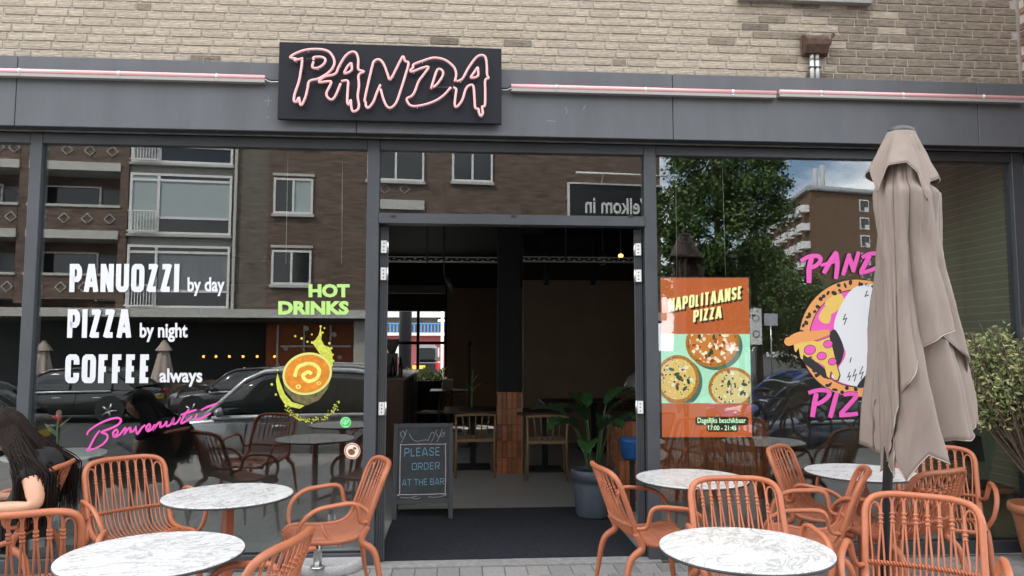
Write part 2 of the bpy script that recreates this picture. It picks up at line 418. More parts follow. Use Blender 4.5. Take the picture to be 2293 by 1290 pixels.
# sign board -----------------------------------------------------------
tl, br = at(624, 93, -.245), at(1123, 279, -.245); tr = at(1123, 109, -.245); bl = at(622, 265, -.245)
sx0, sx1 = (tl.x+bl.x)/2, (tr.x+br.x)/2; sz0, sz1 = (bl.z+br.z)/2, (tl.z+tr.z)/2
sg = empty('sign_board', (0, -.183, sz0), label='black sign board with pink neon outline lettering PANDA', cat='sign')
MB().box(sx0, sx1, -.062, -.026, 0, sz1-sz0, .004).build('sign_box', M('sign_black', (.008, .009, .0135), .45, spec=.3), sg)
ZS = 3.583
NP = [
 [(355,252),(280,272),(300,258),(250,246),(300,212),(390,184),(500,182),(565,205),(602,262),(600,312),(560,366),(480,416),(405,437),(390,495),(372,565),(345,625),(330,620),(320,570),(302,602),(280,594),(288,535),(320,440),(338,340),(347,268)],
 [(440,268),(440,246),(500,243),(532,262),(520,300),(470,332),(428,325),(438,280)],
 [(655,455),(610,560),(575,585),(540,540),(575,462),(570,438),(480,446),(525,402),(610,380),(640,322),(690,240),(740,203),(780,213),(797,268),(797,342),(842,360),(800,388),(802,470),(792,560),(802,625),(792,665),(755,680),(740,642),(736,588),(722,626),(708,602),(712,500),(712,435),(660,438)],
 [(740,290),(742,350),(685,375),(708,322),(740,290)],
 [(975,465),(945,530),(918,602),(880,650),(860,640),(855,604),(848,588),(870,480),(905,332),(925,277),(965,264),(1000,300),(1030,375),(1052,425),(1100,340),(1140,260),(1158,240),(1172,276),(1200,292),(1180,370),(1140,500),(1100,610),(1050,652),(1010,612),(975,500)],
 [(1570,442),(1582,380),(1560,320),(1490,266),(1400,250),(1310,276),(1240,304),(1236,328),(1215,350),(1228,362),(1290,338),(1360,322),(1320,385),(1280,440),(1252,515),(1226,556),(1185,580),(1215,632),(1290,634),(1400,602),(1480,552),(1540,486)],
 [(1380,500),(1400,430),(1430,347),(1462,345),(1478,372),(1465,410),(1430,460),(1398,488)],
 [(1585,438),(1630,420),(1680,332),(1740,250),(1785,228),(1818,248),(1828,318),(1830,385),(1842,412),(1815,430),(1815,520),(1812,632),(1790,642),(1796,690),(1780,718),(1765,690),(1760,660),(1735,650),(1728,560),(1718,474),(1680,475),(1655,512),(1630,590),(1585,645),(1570,620),(1577,550),(1582,502),(1560,488)],
 [(1755,325),(1756,395),(1700,410),(1722,372),(1755,325)]]
for path in NP:
    P = [at(580+p[0]/ZS, 60+p[1]/ZS, -.283) for p in cat_rom([(a, b, 0) for a, b in path], 4)]
    lt = MB().tube([p-Vector((0, -.183, sz0)) for p in P], .0092, 8).build('neon_letter', PINKT, sg)
    st = MB()
    for q in P[3::17]:
        q = q-Vector((0, -.183, sz0)); st.cyl((q.x, q.y, q.z-.004), (q.x, -.061, q.z-.004), .0045, 6)
    st.build('tube_support', WHITEP, lt)
blk = MB()
for (a, b) in (((360,262),(432,262)), ((350,290),(358,360)), ((1400,490),(1540,487)), ((970,470),(935,560)), ((660,440),(640,560)), ((1560,460),(1556,560))):
    p, q = at(580+a[0]/ZS, 60+a[1]/ZS, -.275)-Vector((0, -.183, sz0)), at(580+b[0]/ZS, 60+b[1]/ZS, -.275)-Vector((0, -.183, sz0)); blk.tube([p, q], .0065, 6)
blk.build('blacked_out_tube', DARKM, sg)

# rusty crank box with two conduits --------------------------------------
RUST = M('rusty_iron', (.085, .045, .030), .75, var=.5, vscale=22, bump=.3, bscale=90)
c0 = at(1830, 97, -.12)
cb = empty('crank_box', (c0.x, -.055, c0.z), label='rusty brown iron box with crank handle on the brick wall', cat='junction box')
prof = [(-.075, 0), (-.078, -.02), (-.07, -.055), (-.03, -.075), (-.012, -.085), (.03, -.085), (.05, -.07), (.07, -.045), (.078, 0)]
b = MB(); n = len(prof)
for x in (-.092, .092): b.v += [Vector((x, y, z)) for z, y in prof]
for i in range(n-1): b.face((i, i+1, n+i+1, n+i))
b.face(range(n)); b.face(range(n, 2*n)); b.build('housing', RUST, cb)
MB().box(-.105, .105, -.022, -.002, -.085, .085, .006).build('back_plate', RUST, cb)
MB().tube(cat_rom([(.092, -.05, -.02), (.108, -.06, .0), (.118, -.06, .045), (.124, -.06, .075), (.136, -.06, .082), (.140, -.06, .066), (.130, -.06, .058)], 5), .0065, 8).build('crank_handle', RUST, cb)
for x in (-.030, .012): 
    MB().cyl((x, -.03, -.086), (x, -.03, -.28), .0155, 12).build('conduit', WHITEP, cb); MB().cyl((x, -.03, -.08), (x, -.03, -.125), .0165, 12).build('conduit_sleeve', M('zinc', (.42, .41, .38), .5, .5, var=.3), cb)
MB().box(-.052, .04, -.047, -.012, -.185, -.172, .003).build('clamp', M('green_black_clamp', (.03, .04, .035), .5), cb)
bx('bracket', ALU, XW-.028, XW-.006, -.245, -.182, at(2290, 205, -.2).z-3.077-.04, at(2290, 205, -.2).z-3.077+.05, fas)

# shop front frame --------------------------------------------------------
sf = empty('shop_window_front', (0, 0, 0), label='dark grey framed glass shop front with printed lettering', cat='shop front')
GT = 2.996
for (a, b_) in ((-3.046, -2.966), (-.672, -.584), (1.390, 1.482), (4.323, 4.42)):
    MB().box(a, b_, -.045, .06, .0, 3.07, .003).build('mullion', ANTH, sf)
for (a, b_) in ((-5.2, -3.047), (-2.965, -.673), (-.583, 1.389), (1.483, 4.322)):
    MB().box(a, b_, -.040, .055, GT, 3.07, .003).build('head_rail', ANTH, sf)
for (a, b_) in ((-5.2, -3.047), (-2.965, -.673), (1.483, 4.322)):
    MB().box(a, b_, -.040, .055, .0, .095, .003).build('bottom_rail', ANTH, sf)
    bx('gasket', DARKM, a, b_, -.012, .012, .0955, .101, sf)
hd = MB().box(-.583, 1.389, -.055, .06, 2.446, 2.521, .003).build('door_head', ANTH, sf)
for px in (881, 1150, 1413):
    q = at(px, 484, -.057); MB().box(q.x-.018, q.x+.018, -.061, -.055, q.z-.007, q.z+.007, .001).build('vent_cap', DARKM, hd)
panes = {}
for nm, a, b_, z0, z1 in (('far_left', -5.2, -3.048, .101, GT), ('left', -2.964, -.674, .101, GT), ('transom', -.582, 1.388, 2.522, GT), ('right', 1.484, 4.321, .101, GT)):
    panes[nm] = bx('glass_pane', GLASS, a, b_, -.006, .006, z0, z1, sf)
MB().box(-.66, 1.47, -.085, .055, -.002, .012, .002).build('stone_threshold', M('grey_stone', (.27, .265, .25), .8, var=.25, vscale=25), sf)

# folded glass door leaves -----------------------------------------------
def door(x, sgn, ang, label):
    d = empty('folding_door', (x, .03, 0), label=label, cat='door', group='folded glass doors at the entrance'); d.rotation_euler.z = ang
    W = .93
    MB().box(-.030, .030, 0, .065, .02, 2.435, .002).build('stile', ANTH, d); MB().box(-.022, .022, W-.065, W, .02, 2.435, .002).build('stile', ANTH, d)
    MB().box(-.022, .022, .066, W-.066, 2.36, 2.435, .002).build('top_rail', ANTH, d); MB().box(-.022, .022, .066, W-.066, .02, .12, .002).build('bottom_rail', ANTH, d)
    bx('glass', GLASS, -.006, .006, .066, W-.066, .121, 2.359, d)
    for k in (-.016, .0, .016): bx('seal_strip', DARKM, k-.003, k+.003, -.004, -.0005, .02, 2.43, d)
    for z in (2.28, 2.08, 1.10):
        h = MB().box(-.026, .026, -.026, -.0045, z-.046, z+.046, .002).build('hinge', WHITEP, d)
        MB().cyl((sgn*.024, -.027, z-.05), (sgn*.024, -.027, z+.05), .008, 10).build('hinge_pin', STEEL, h)
        sc_ = MB()
        for dz in (-.026, 0, .026): sc_.cyl((-.004*sgn, -.0262, z+dz), (-.004*sgn, -.028, z+dz), .005, 8)
        sc_.build('screw', DARKM, h)
    return d
door(-.548, 1, R(6.2), 'folded open glass door leaf at the left side of the entrance')
door(1.352, -1, R(-14.8), 'folded open glass door leaf at the right side of the entrance')
# ------------------------------------------------------------------ ground
def paver_mat():
    mt = M('concrete_pavers', (.26, .25, .235), .85, var=.16, vscale=40, bump=.3, bscale=150, rand=.16); return mt
PAV = paver_mat()
def sheet_mat():
    mt = bpy.data.materials.new('paved_ground'); mt.use_nodes = True; n = mt.node_tree; b = n.nodes['Principled BSDF']; b.inputs['Roughness'].default_value = .88
    t = n.nodes.new('ShaderNodeTexCoord'); br_ = n.nodes.new('ShaderNodeTexBrick'); n.links.new(t.outputs['Object'], br_.inputs['Vector'])
    br_.inputs['Scale'].default_value = 1; br_.inputs['Brick Width'].default_value = .21; br_.inputs['Row Height'].default_value = .105; br_.inputs['Mortar Size'].default_value = .004
    br_.inputs['Color1'].default_value = (.25, .24, .225, 1); br_.inputs['Color2'].default_value = (.19, .183, .175, 1); br_.inputs['Mortar'].default_value = (.12, .115, .10, 1)
    n.links.new(br_.outputs['Color'], b.inputs['Base Color']); return mt
SHEET = sheet_mat()
pv = struct(bx('pavement', SHEET, -14, 14, -5.6, -.09, -.6, -.012)); 
pm = [MB().box(.002, .153, .002, .203, -.03, 0, .004).mesh('paver', PAV) for k in range(1)][0]
for r_ in range(5):
    x = -3.4+(r_ % 2)*.0775
    while x < 4.3:
        link('paver', pm, pv, (x, -.088-(r_+1)*.2055, random.uniform(-.0015, .0015)), (0, 0, random.uniform(-.006, .006))); x += .1555
pm2 = MB(); 
for r_ in range(20):
    for i in range(56):
        x = -4.4+i*.1555+(r_ % 2)*.0775; y = -.088-(r_+6)*.2055
        if y > -5.45: pm2.box(x+.002, x+.153, y+.002, y+.203, -.03, -.001, .004)
pm2.build('paver_field', PAV, pv, kind='stuff')
struct(bx('kerb', M('granite_kerb', (.30, .30, .29), .8, var=.2), -14, 14, -5.78, -5.602, -.6, -.17))
struct(bx('road', M('asphalt', (.055, .055, .056), .9, var=.25, vscale=3, bump=.4, bscale=120), -160, 160, -300, -5.782, -.75, -.47))
struct(bx('ground', M('back_paving', (.30, .29, .27), .9, var=.15), -160, 160, 10.4, 300, -.4, -.05))
# ------------------------------------------------------------------ lettering and prints on the glass
VW = M('white_vinyl', (.66, .67, .68), .5); VG = M('lime_vinyl', srgb(172, 212, 118), .5); VP = M('pink_vinyl', srgb(222, 84, 172), .5)
VB = M('black_vinyl', (.012, .012, .013), .5); VY = M('yellow_vinyl', srgb(220, 184, 92), .5); VO = M('apricot_vinyl', srgb(220, 150, 84), .5)
GP = lambda: Art(glass_plane)
L_, R_ = panes['left'], panes['right']
GP().text('PANUOZZI', ((155, 654), (400.5, 654), (1.5, -63)), .50, .195, .085).build('lettering', VW, L_, label='white lettering PANUOZZI')
GP().text('PIZZA', ((150, 756.5), (293, 756.5), (2, -64)), .50, .195, .085).build('lettering', VW, L_, label='white lettering PIZZA')
GP().text('COFFEE', ((145, 858), (338, 858), (2, -64.5)), .48, .195, .085).build('lettering', VW, L_, label='white lettering COFFEE')
for body, box in (('by day', (420, 621, 503, 663)), ('by night', (313, 723, 420, 766)), ('always', (357, 825, 453, 866))):
    GP().font(body, box, .028).build('lettering', VW, L_, label='small white lettering '+body)
GP().font('HOT', (691, 636, 783, 666), .052).build('lettering', VG, L_, label='lime green lettering HOT')
GP().font('DRINKS', (623, 674, 781, 705), .052).build('lettering', VG, L_, label='lime green lettering DRINKS')
# handwriting
def z6(p): return (p[0]/3.307, 900+p[1]/3.307)
BV = [[(645,245),(658,215),(720,170),(800,133),(870,118),(896,136),(875,168),(820,196),(752,224),(790,240),(794,275),(755,318),(690,350),(636,361)],
 [(738,212),(700,265),(658,345),(640,358)], [(835,262),(872,228),(862,205),(838,230),(848,258),(885,243),(912,210),(932,186)],
 [(934,188),(922,236),(945,204),(966,192),(966,222),(990,212),(1008,180)], [(1005,182),(1016,236),(1050,192),(1076,170)],
 [(1078,214),(1112,188),(1105,165),(1083,190),(1092,216),(1122,203),(1142,170)], [(1146,165),(1138,204),(1166,164),(1188,152),(1186,186),(1214,174),(1234,142)],
 [(1236,142),(1234,180),(1264,165),(1286,126),(1282,162),(1310,154),(1336,114)], [(1400,52),(1360,110),(1342,156),(1372,145),(1424,108)], [(1338,96),(1400,76),(1455,58)],
 [(1462,86),(1448,130),(1500,116),(1562,82)], [(1488,62),(1540,36),(1614,10)]]
a = GP()
for k, st in enumerate(BV):
    P = sm2(st, 5); a.ribbon([z6(p) for p in P], [3.6+1.3*math.sin(math.pi*i/len(P)) for i in range(len(P))], layer=k % 2)
a.build('lettering', VP, L_, label='pink handwritten lettering Benvenuti')
# coffee cup print
YS = M('splash_yellow', srgb(190, 194, 70), .5, var=.3, vscale=60); CUPG = M('cup_rim_yellow', srgb(204, 206, 116), .5); COF = M('coffee_orange', srgb(206, 126, 26), .5, var=.25, vscale=25)
FOAM = M('foam_yellow', srgb(226, 218, 110), .5, var=.2, vscale=30); CUPD = M('cup_dark', srgb(96, 88, 52), .5, var=.6, vscale=30); BEAN = M('coffee_bean', srgb(38, 34, 30), .5)
cx, cy = 688, 842
# splash behind the cup
def c4(p): return (580+p[0]/2.933, 600+p[1]/2.933)
sp = GP(); sp.ngon([c4(p) for p in [(405,385),(412,440),(408,470),(430,510),(462,520),(480,560),(486,640),(470,665),(420,610),(400,565),(350,490),(372,470),(392,440)]], 0)
sp.ngon([c4(p) for p in [(122,690),(135,740),(170,830),(215,880),(300,905),(265,925),(200,910),(165,890),(140,850),(120,800),(112,740)]], 0)
rnd = random.Random(3)
for x, y, r_ in [(405,385,8),(462,495,8),(475,528,8),(485,570,7),(350,490,9),(318,485,7),(280,463,8),(238,448,7),(84,765,9),(122,670,7),(110,832,8),(176,905,9),(430,395,6),(418,425,7),(347,437,6),(488,610,8)]: sp.disc(*c4((x, y)), r_/2.933, n=10, layer=1)
for i in range(170):
    t = rnd.random(); aa = .15+t*2.75; r_ = 152+rnd.gauss(0, 9); x, y = 340+r_*1.15*math.cos(aa), 850+r_*1.0*math.sin(aa)
    sp.disc(*c4((x, y)), rnd.uniform(.5, 1.9), n=6, layer=1+i % 3*.3)
cup = sp.build('cup_print', YS, L_, label='printed coffee cup with yellow splash')
g = GP(); g.ngon([(cx-56, cy+2), (cx-50, cy+32), (cx-30, cy+56), (cx-2, cy+66), (cx+26, cy+54), (cx+46, cy+28), (cx+56, cy-6)], 2); g.build('cup_body', CUPD, L_)
GP().disc(cx, cy-5, 56, 47, 40, -.28, 4).build('cup_rim', CUPG, L_); GP().disc(cx, cy-5, 51, 42, 40, -.28, 5).build('coffee_surface', COF, L_)
g = GP(); g.ribbon(sm2([(cx-28, cy+2), (cx-20, cy-20), (cx+6, cy-28), (cx+26, cy-16), (cx+22, cy+4), (cx+2, cy+12), (cx-10, cy), (cx+2, cy-9), (cx+10, cy-4)], 5), 8, layer=6)
g.disc(668, 866, 6, 5, 18, 0, 7).disc(714, 858, 5, 4, 18, 0, 7)
g.build('milk_foam', FOAM, L_)
g = GP()
for x, y, r_ in ((668, 866, 3), (714, 858, 2.5)): g.disc(x, y, r_, r_*.85, 14, 0, 8)
g.build('coffee_dots', COF, L_)
g = GP()
for x, y, r_ in ((310, 397, 6.5), (175, 528, 6.2), (493, 438, 6.2), (530, 588, 5.5), (296, 545, 4), (124, 634, 4.5)): g.disc(*c4((x, y)), r_, r_*.85, 14, .5, 3)
g.build('bean_print', BEAN, L_)
# round stickers
GP().disc(774, 946, 12.5, 12.5, 28, 0, 0).build('sticker', M('sticker_green', srgb(35, 200, 75), .4), L_, label='round green sticker')
g = GP().disc(774, 946, 11.4, 11.4, 28, 0, 1); g.build('sticker_ring', VW, L_); GP().disc(774, 946, 10.6, 10.6, 28, 0, 2).build('sticker_face', M('sticker_green', (0, 0, 0)), L_)
g = GP()
for st in ([(766, 942), (767, 947), (773, 948), (776, 944), (782, 942)], [(770, 938), (771, 947)], [(775, 938), (774, 945)], [(780, 940), (777, 948), (770, 951)], [(767, 955), (781, 955)]): g.ribbon(sm2(st, 3), 1.2, layer=3)
g.build('sticker_script', VW, L_)
GP().disc(789, 1010, 18, 18, 30, 0, 0).build('sticker', M('sticker_cream', srgb(235, 225, 205), .4), L_, label='round cream sticker with red rim')
g = GP(); g.ribbon([(789+15.5*math.cos(t*math.pi/15), 1010+15.5*math.sin(t*math.pi/15)) for t in range(30)], 2.2, True, 1); g.build('sticker_ring', M('sticker_red', srgb(200, 90, 60), .4), L_)
g = GP(); g.disc(787, 1012, 8, 7, 16, .4, 1).disc(794, 1004, 4, 3, 10, .4, 1); g.build('sticker_motif', M('sticker_brown', srgb(120, 80, 50), .4, var=.6, vscale=80), L_)

# emblem on the right pane ------------------------------------------------
def z2(p): return (1750+p[0]/3.071, 540+p[1]/3.071)
def pink(strokes, label):
    a, k = GP(), GP()
    for i, (pts, wd) in enumerate(strokes):
        P = [z2(p) for p in sm2(pts, 4)]; n = len(P); w_ = [wd/3.071*(.72+.28*math.sin(math.pi*(.15+.7*j/(n-1)))) for j in range(n)]
        a.ribbon(P, w_, layer=12+i % 3); k.ribbon(P, [q+2.2 for q in w_], layer=9+i % 3*.6)
    k.build('lettering_outline', VB, R_); a.build('lettering', VP, R_, label=label)
def shift(st, dx): return [([(x+dx, y) for x, y in p], w_) for p, w_ in st]
A_ = [([(380, 72), (335, 140), (290, 222)], 34), ([(374, 74), (384, 150), (374, 262)], 32), ([(268, 168), (330, 150), (398, 134)], 22)]
pink([([(208, 112), (190, 190), (190, 288)], 36), ([(132, 138), (190, 106), (252, 104), (268, 132), (238, 168), (196, 184)], 30)] + A_ +
     [([(422, 236), (448, 150), (468, 86)], 30), ([(458, 92), (480, 150), (498, 208)], 32), ([(490, 214), (512, 140), (530, 72)], 28),
      ([(606, 98), (580, 150), (545, 212)], 34), ([(552, 114), (612, 86), (680, 92), (700, 130), (640, 190), (536, 222)], 30)] + shift(A_, 430), 'pink brush lettering PANDA')
pink([([(240, 1046), (226, 1120), (212, 1210)], 36), ([(184, 1044), (250, 1026), (318, 1030), (326, 1062), (276, 1106), (232, 1124)], 30), ([(382, 1040), (360, 1120), (334, 1214)], 34),
      ([(426, 1058), (470, 1050), (524, 1056)], 28), ([(522, 1060), (465, 1125), (404, 1190)], 32), ([(396, 1198), (460, 1194), (526, 1186)], 30),
      ([(566, 1058), (610, 1052), (672, 1060)], 28), ([(668, 1062), (620, 1125), (560, 1190)], 32), ([(552, 1198), (620, 1196), (690, 1188)], 30)] + [([(x+480, y+960) for x, y in p], w_) for p, w_ in A_], 'pink brush lettering PIZZA')
ec = (520, 668)
def ring(r0, r1, lay, mt, nm, n=72):
    g = GP(); P = [(ec[0]+math.cos(2*math.pi*i/n)*(r0+r1)/2, ec[1]+math.sin(2*math.pi*i/n)*(r0+r1)/2*1.02) for i in range(n)]
    g.ribbon([z2(p) for p in P], (r1-r0)/3.071, True, lay); return g.build(nm, mt, R_)
ring(324, 402, 1, VB, 'emblem_edge'); ring(330, 396, 2, VO, 'emblem_ring')
g = GP(); rnd = random.Random(5)
for i in range(64):
    a_ = 2*math.pi*i/64+rnd.uniform(-.05, .05); r_ = 363+rnd.choice((-20, 16, 2))
    g.disc(*z2((ec[0]+r_*math.cos(a_), ec[1]+r_*1.02*math.sin(a_))), rnd.uniform(3.4, 7.0), rnd.uniform(2.8, 4.8), 9, rnd.uniform(0, 3), 3+i % 2*.3)
g.build('emblem_spots', VB, R_)
GP().disc(*z2(ec), 324/3.071, 330/3.071, 60, 0, 1).build('emblem_field', VP, R_)
g = GP(); 
for pts in ([(300, 420), (390, 360), (430, 400), (390, 470), (330, 500)], [(255, 520), (300, 450), (340, 480), (330, 560), (280, 560)], [(640, 380), (720, 420), (700, 480), (650, 440)]): g.ngon([z2(p) for p in sm2(pts, 5, True)], 2)
g.build('emblem_swirl', VY, R_)
g = GP(); g.ngon([z2(p) for p in sm2([(420, 420), (520, 310), (680, 310), (780, 420), (800, 600), (740, 760), (780, 900), (660, 980), (520, 1000), (350, 940), (400, 860), (440, 760), (360, 600)], 6, True)], 3); g.build('emblem_white', VW, R_)
g = GP(); g.ngon([z2(p) for p in sm2([(330, 640), (370, 610), (425, 720), (420, 800), (385, 850), (345, 700)], 5, True)], 4)
g.ngon([z2(p) for p in sm2([(600, 900), (700, 840), (760, 900), (640, 985), (520, 1005)], 5, True)], 4)
g.ngon([z2(p) for p in sm2([(130, 760), (300, 880), (330, 950), (250, 910), (150, 830)], 5, True)], 4)
for st in ([(470, 900), (455, 935), (475, 925), (462, 960)], [(510, 880), (490, 930), (515, 915), (500, 965)], [(560, 860), (535, 915), (562, 900), (545, 950)], [(590, 340), (575, 380), (600, 370)], [(440, 500), (425, 540), (448, 530), (430, 575)], [(480, 800), (470, 835)], [(600, 640), (640, 610), (680, 640)]): g.ribbon([z2(p) for p in st], 2.2, layer=4)
g.build('emblem_black', VB, R_)
SLC = [(85, 690), (130, 668), (250, 690), (330, 660), (352, 740), (378, 850), (398, 920), (385, 955), (368, 955), (352, 905), (338, 895), (330, 945), (312, 930), (296, 862), (262, 838), (232, 828), (205, 790), (180, 800), (150, 780), (146, 815), (132, 806), (118, 735), (98, 765), (88, 745)]
g = GP(); g.ngon([z2((220+(x-220)*1.05, 800+(y-800)*1.04)) for x, y in SLC], 5); g.build('slice_outline', VB, R_)
g = GP(); g.ngon([z2(p) for p in SLC], 6); g.build('slice_cheese', VY, R_)
g = GP(); g.ribbon([z2(p) for p in sm2([(60, 692), (120, 662), (220, 650), (330, 625)], 5)], [17, 20, 22, 23, 24, 24, 24, 24, 24, 23, 22, 20, 18, 16, 14, 12], layer=7).disc(*z2((52, 690)), 11, 10, 14, 0, 7.4); g.build('slice_crust', VO, R_)
g = GP()
for x, y, r_ in ((195, 748, 38), (276, 790, 31), (320, 708, 30), (350, 828, 27)): g.disc(*z2((x, y)), (r_+4)/3.071, (r_*.82+4)/3.071, 20, -.2, 7)
g.build('pepperoni_outline', VB, R_)
g = GP()
for x, y, r_ in ((195, 748, 38), (276, 790, 31), (320, 708, 30), (350, 828, 27)): g.disc(*z2((x, y)), r_/3.071, r_*.82/3.071, 20, -.2, 8)
g.build('pepperoni', VP, R_)

# advertising screen behind the right pane ----------------------------------
tl, tr, br = at(1479, 622, .05), at(1676, 622, .05), at(1684, 979, .05)
SC_ = empty('advertising_screen', (tl.x, .05, br.z), label='orange pizza advertising screen hanging behind the right window', cat='screen')
SO = Vector((tl.x, .05, br.z)); 
SFN = lambda x, y, l: at(x, y, .05-.0008*l)-SO
EM = .62
def EMT(nm, c, e=EM, **k): return M(nm, tuple(.62*v for v in srgb(*c)), .35, emit=e*1.1, **k)
MB().box(-.012, at(1680, 800, .05).x-SO.x+.02, .002, .05, -.012, tl.z-SO.z+.012, .004).build('casing', DARKM, SC_)
Art(SFN).ngon([(1479, 622), (1676, 622), (1684, 979), (1483, 979)], 0).build('screen_face', EMT('screen_orange', (206, 100, 48), .40), SC_)
Art(SFN).ngon([(1480, 748), (1679, 748), (1682.5, 903), (1481.5, 903)], 1).build('screen_picture', EMT('screen_mint', (178, 232, 200), .5, var=.12, vscale=9), SC_)
def pizza_mat(nm, c1, c2, c3, sc, th0, th1):
    mt = bpy.data.materials.new(nm); mt.use_nodes = True; n = mt.node_tree; b = n.nodes['Principled BSDF']; t = n.nodes.new('ShaderNodeTexCoord')
    vo = n.nodes.new('ShaderNodeTexVoronoi'); vo.inputs['Scale'].default_value = sc; nz_ = n.nodes.new('ShaderNodeTexNoise'); nz_.inputs['Scale'].default_value = sc*1.3; nz_.inputs['Detail'].default_value = 6
    n.links.new(t.outputs['Object'], vo.inputs['Vector']); n.links.new(t.outputs['Object'], nz_.inputs['Vector'])
    ad = n.nodes.new('ShaderNodeMath'); ad.operation = 'MULTIPLY_ADD'; ad.inputs[1].default_value = 1.1; n.links.new(nz_.outputs['Fac'], ad.inputs[0]); n.links.new(vo.outputs['Distance'], ad.inputs[2])
    r_ = n.nodes.new('ShaderNodeValToRGB'); e = r_.color_ramp.elements; e[0].position = th0; e[0].color = (*[.62*v for v in srgb(*c1)], 1); e[1].position = th0+.06; e[1].color = (*[.62*v for v in srgb(*c2)], 1); q = e.new(th1); q.color = (*[.62*v for v in srgb(*c3)], 1)
    n.links.new(ad.outputs[0], r_.inputs[0]); n.links.new(r_.outputs[0], b.inputs['Base Color']); n.links.new(r_.outputs[0], b.inputs['Emission Color']); b.inputs['Emission Strength'].default_value = EM; b.inputs['Roughness'].default_value = .35
    return mt
CRUST = EMT('screen_crust', (186, 120, 44), .45, var=.6, vscale=45)
clip = (1480.6, 748.5, 1681, 902.5); SHD = EMT('screen_shadow', (92, 128, 112), .3)
for i, (x, y, rx, ry, c1, c2, c3) in enumerate(((1595, 768, 60, 54, (242, 232, 196), (186, 62, 24), (206, 120, 44)), (1517, 849, 48, 54, (104, 112, 52), (234, 226, 160), (222, 180, 96)), (1638, 868, 52, 46, (74, 44, 34), (234, 228, 180), (214, 190, 120)))):
    Art(SFN).disc(x+8, y+7, rx, ry, 44, 0, 2, clip).build('pizza_shadow', SHD, SC_); Art(SFN).disc(x, y, rx, ry, 44, 0, 3, clip).build('pizza_crust', CRUST, SC_)
    Art(SFN).disc(x, y, rx*.86, ry*.85, 40, 0, 4, clip).build('pizza_topping', pizza_mat('pizza_%d' % i, c1, c2, c3, (26, 30, 28)[i], (.90, .74, .78)[i], (1.18, 1.10, 1.12)[i]), SC_)
    g = Art(SFN); rnd = random.Random(i)
    for k in range((5, 7, 3)[i]):
        a_ = rnd.uniform(0, 6.3); q = rnd.uniform(.1, .6); g.disc(x+rx*q*math.cos(a_), y+ry*q*math.sin(a_), 7, 3.6, 12, rnd.uniform(0, 3), 6.2, clip)
    for nm_, c_, cnt, rr_ in (('tomato', (176, 58, 30), (9, 5, 3)[i], 4.2), ('olive_bits', (52, 38, 30), (5, 9, 16)[i], 2.4), ('cheese_bits', (246, 240, 206), (9, 8, 8)[i], 4.4), ('char_bits', (120, 70, 30), 10, 2.2)):
        t_ = Art(SFN)
        for k in range(cnt):
            a_ = rnd.uniform(0, 6.3); q = rnd.uniform(.05, .8) if nm_ != 'char_bits' else rnd.uniform(.86, .96); t_.disc(x+rx*q*math.cos(a_), y+ry*q*math.sin(a_), rr_*rnd.uniform(.7, 1.3), rr_*rnd.uniform(.6, 1.1), 9, rnd.uniform(0, 3), 4.3+.06*k, clip)
        t_.build(nm_, EMT('screen_'+nm_, c_, .4), SC_)
    g.build('basil_leaves', EMT('screen_basil', (30, 84, 40), .3), SC_)
CREAM = EMT('screen_cream', (250, 240, 168), .6); INK = EMT('screen_ink', (48, 28, 18), .1)
for mt, dx, dy, lay in ((INK, 4, 4.5, 1), (INK, 2, 2.2, 2), (CREAM, 0, 0, 3)):
    Art(SFN).text('NAPOLITAANSE', ((1497+dx, 698+dy), (1662+dx, 669+dy), (1, -29)), .42, .17, .07, lay).build('screen_text', mt, SC_)
    Art(SFN).text('PIZZA', ((1552+dx, 722+dy), (1616+dx, 712+dy), (1, -27)), .42, .17, .07, lay).build('screen_text', mt, SC_)
def rbox(x0, y0, x1, y1, r_): return [(x0+r_, y0), (x1-r_, y0), (x1, y0+r_), (x1, y1-r_), (x1-r_, y1), (x0+r_, y1), (x0, y1-r_), (x0, y0+r_)]
Art(SFN).ngon(rbox(1557, 933, 1676, 952.5, 4), 1).ngon(rbox(1582, 951, 1654, 967, 4), 1.5).build('screen_label', INK, SC_)
PG = EMT('screen_pale_green', (200, 245, 190), .8)
Art(SFN).font('Dagelijks beschikbaar', (1562, 935.5, 1670, 951), .008, 0, 3).build('screen_text', PG, SC_)
Art(SFN).font('17:00 - 21:45', (1586, 953, 1649, 963.5), .008, 0, 3).build('screen_text', PG, SC_)
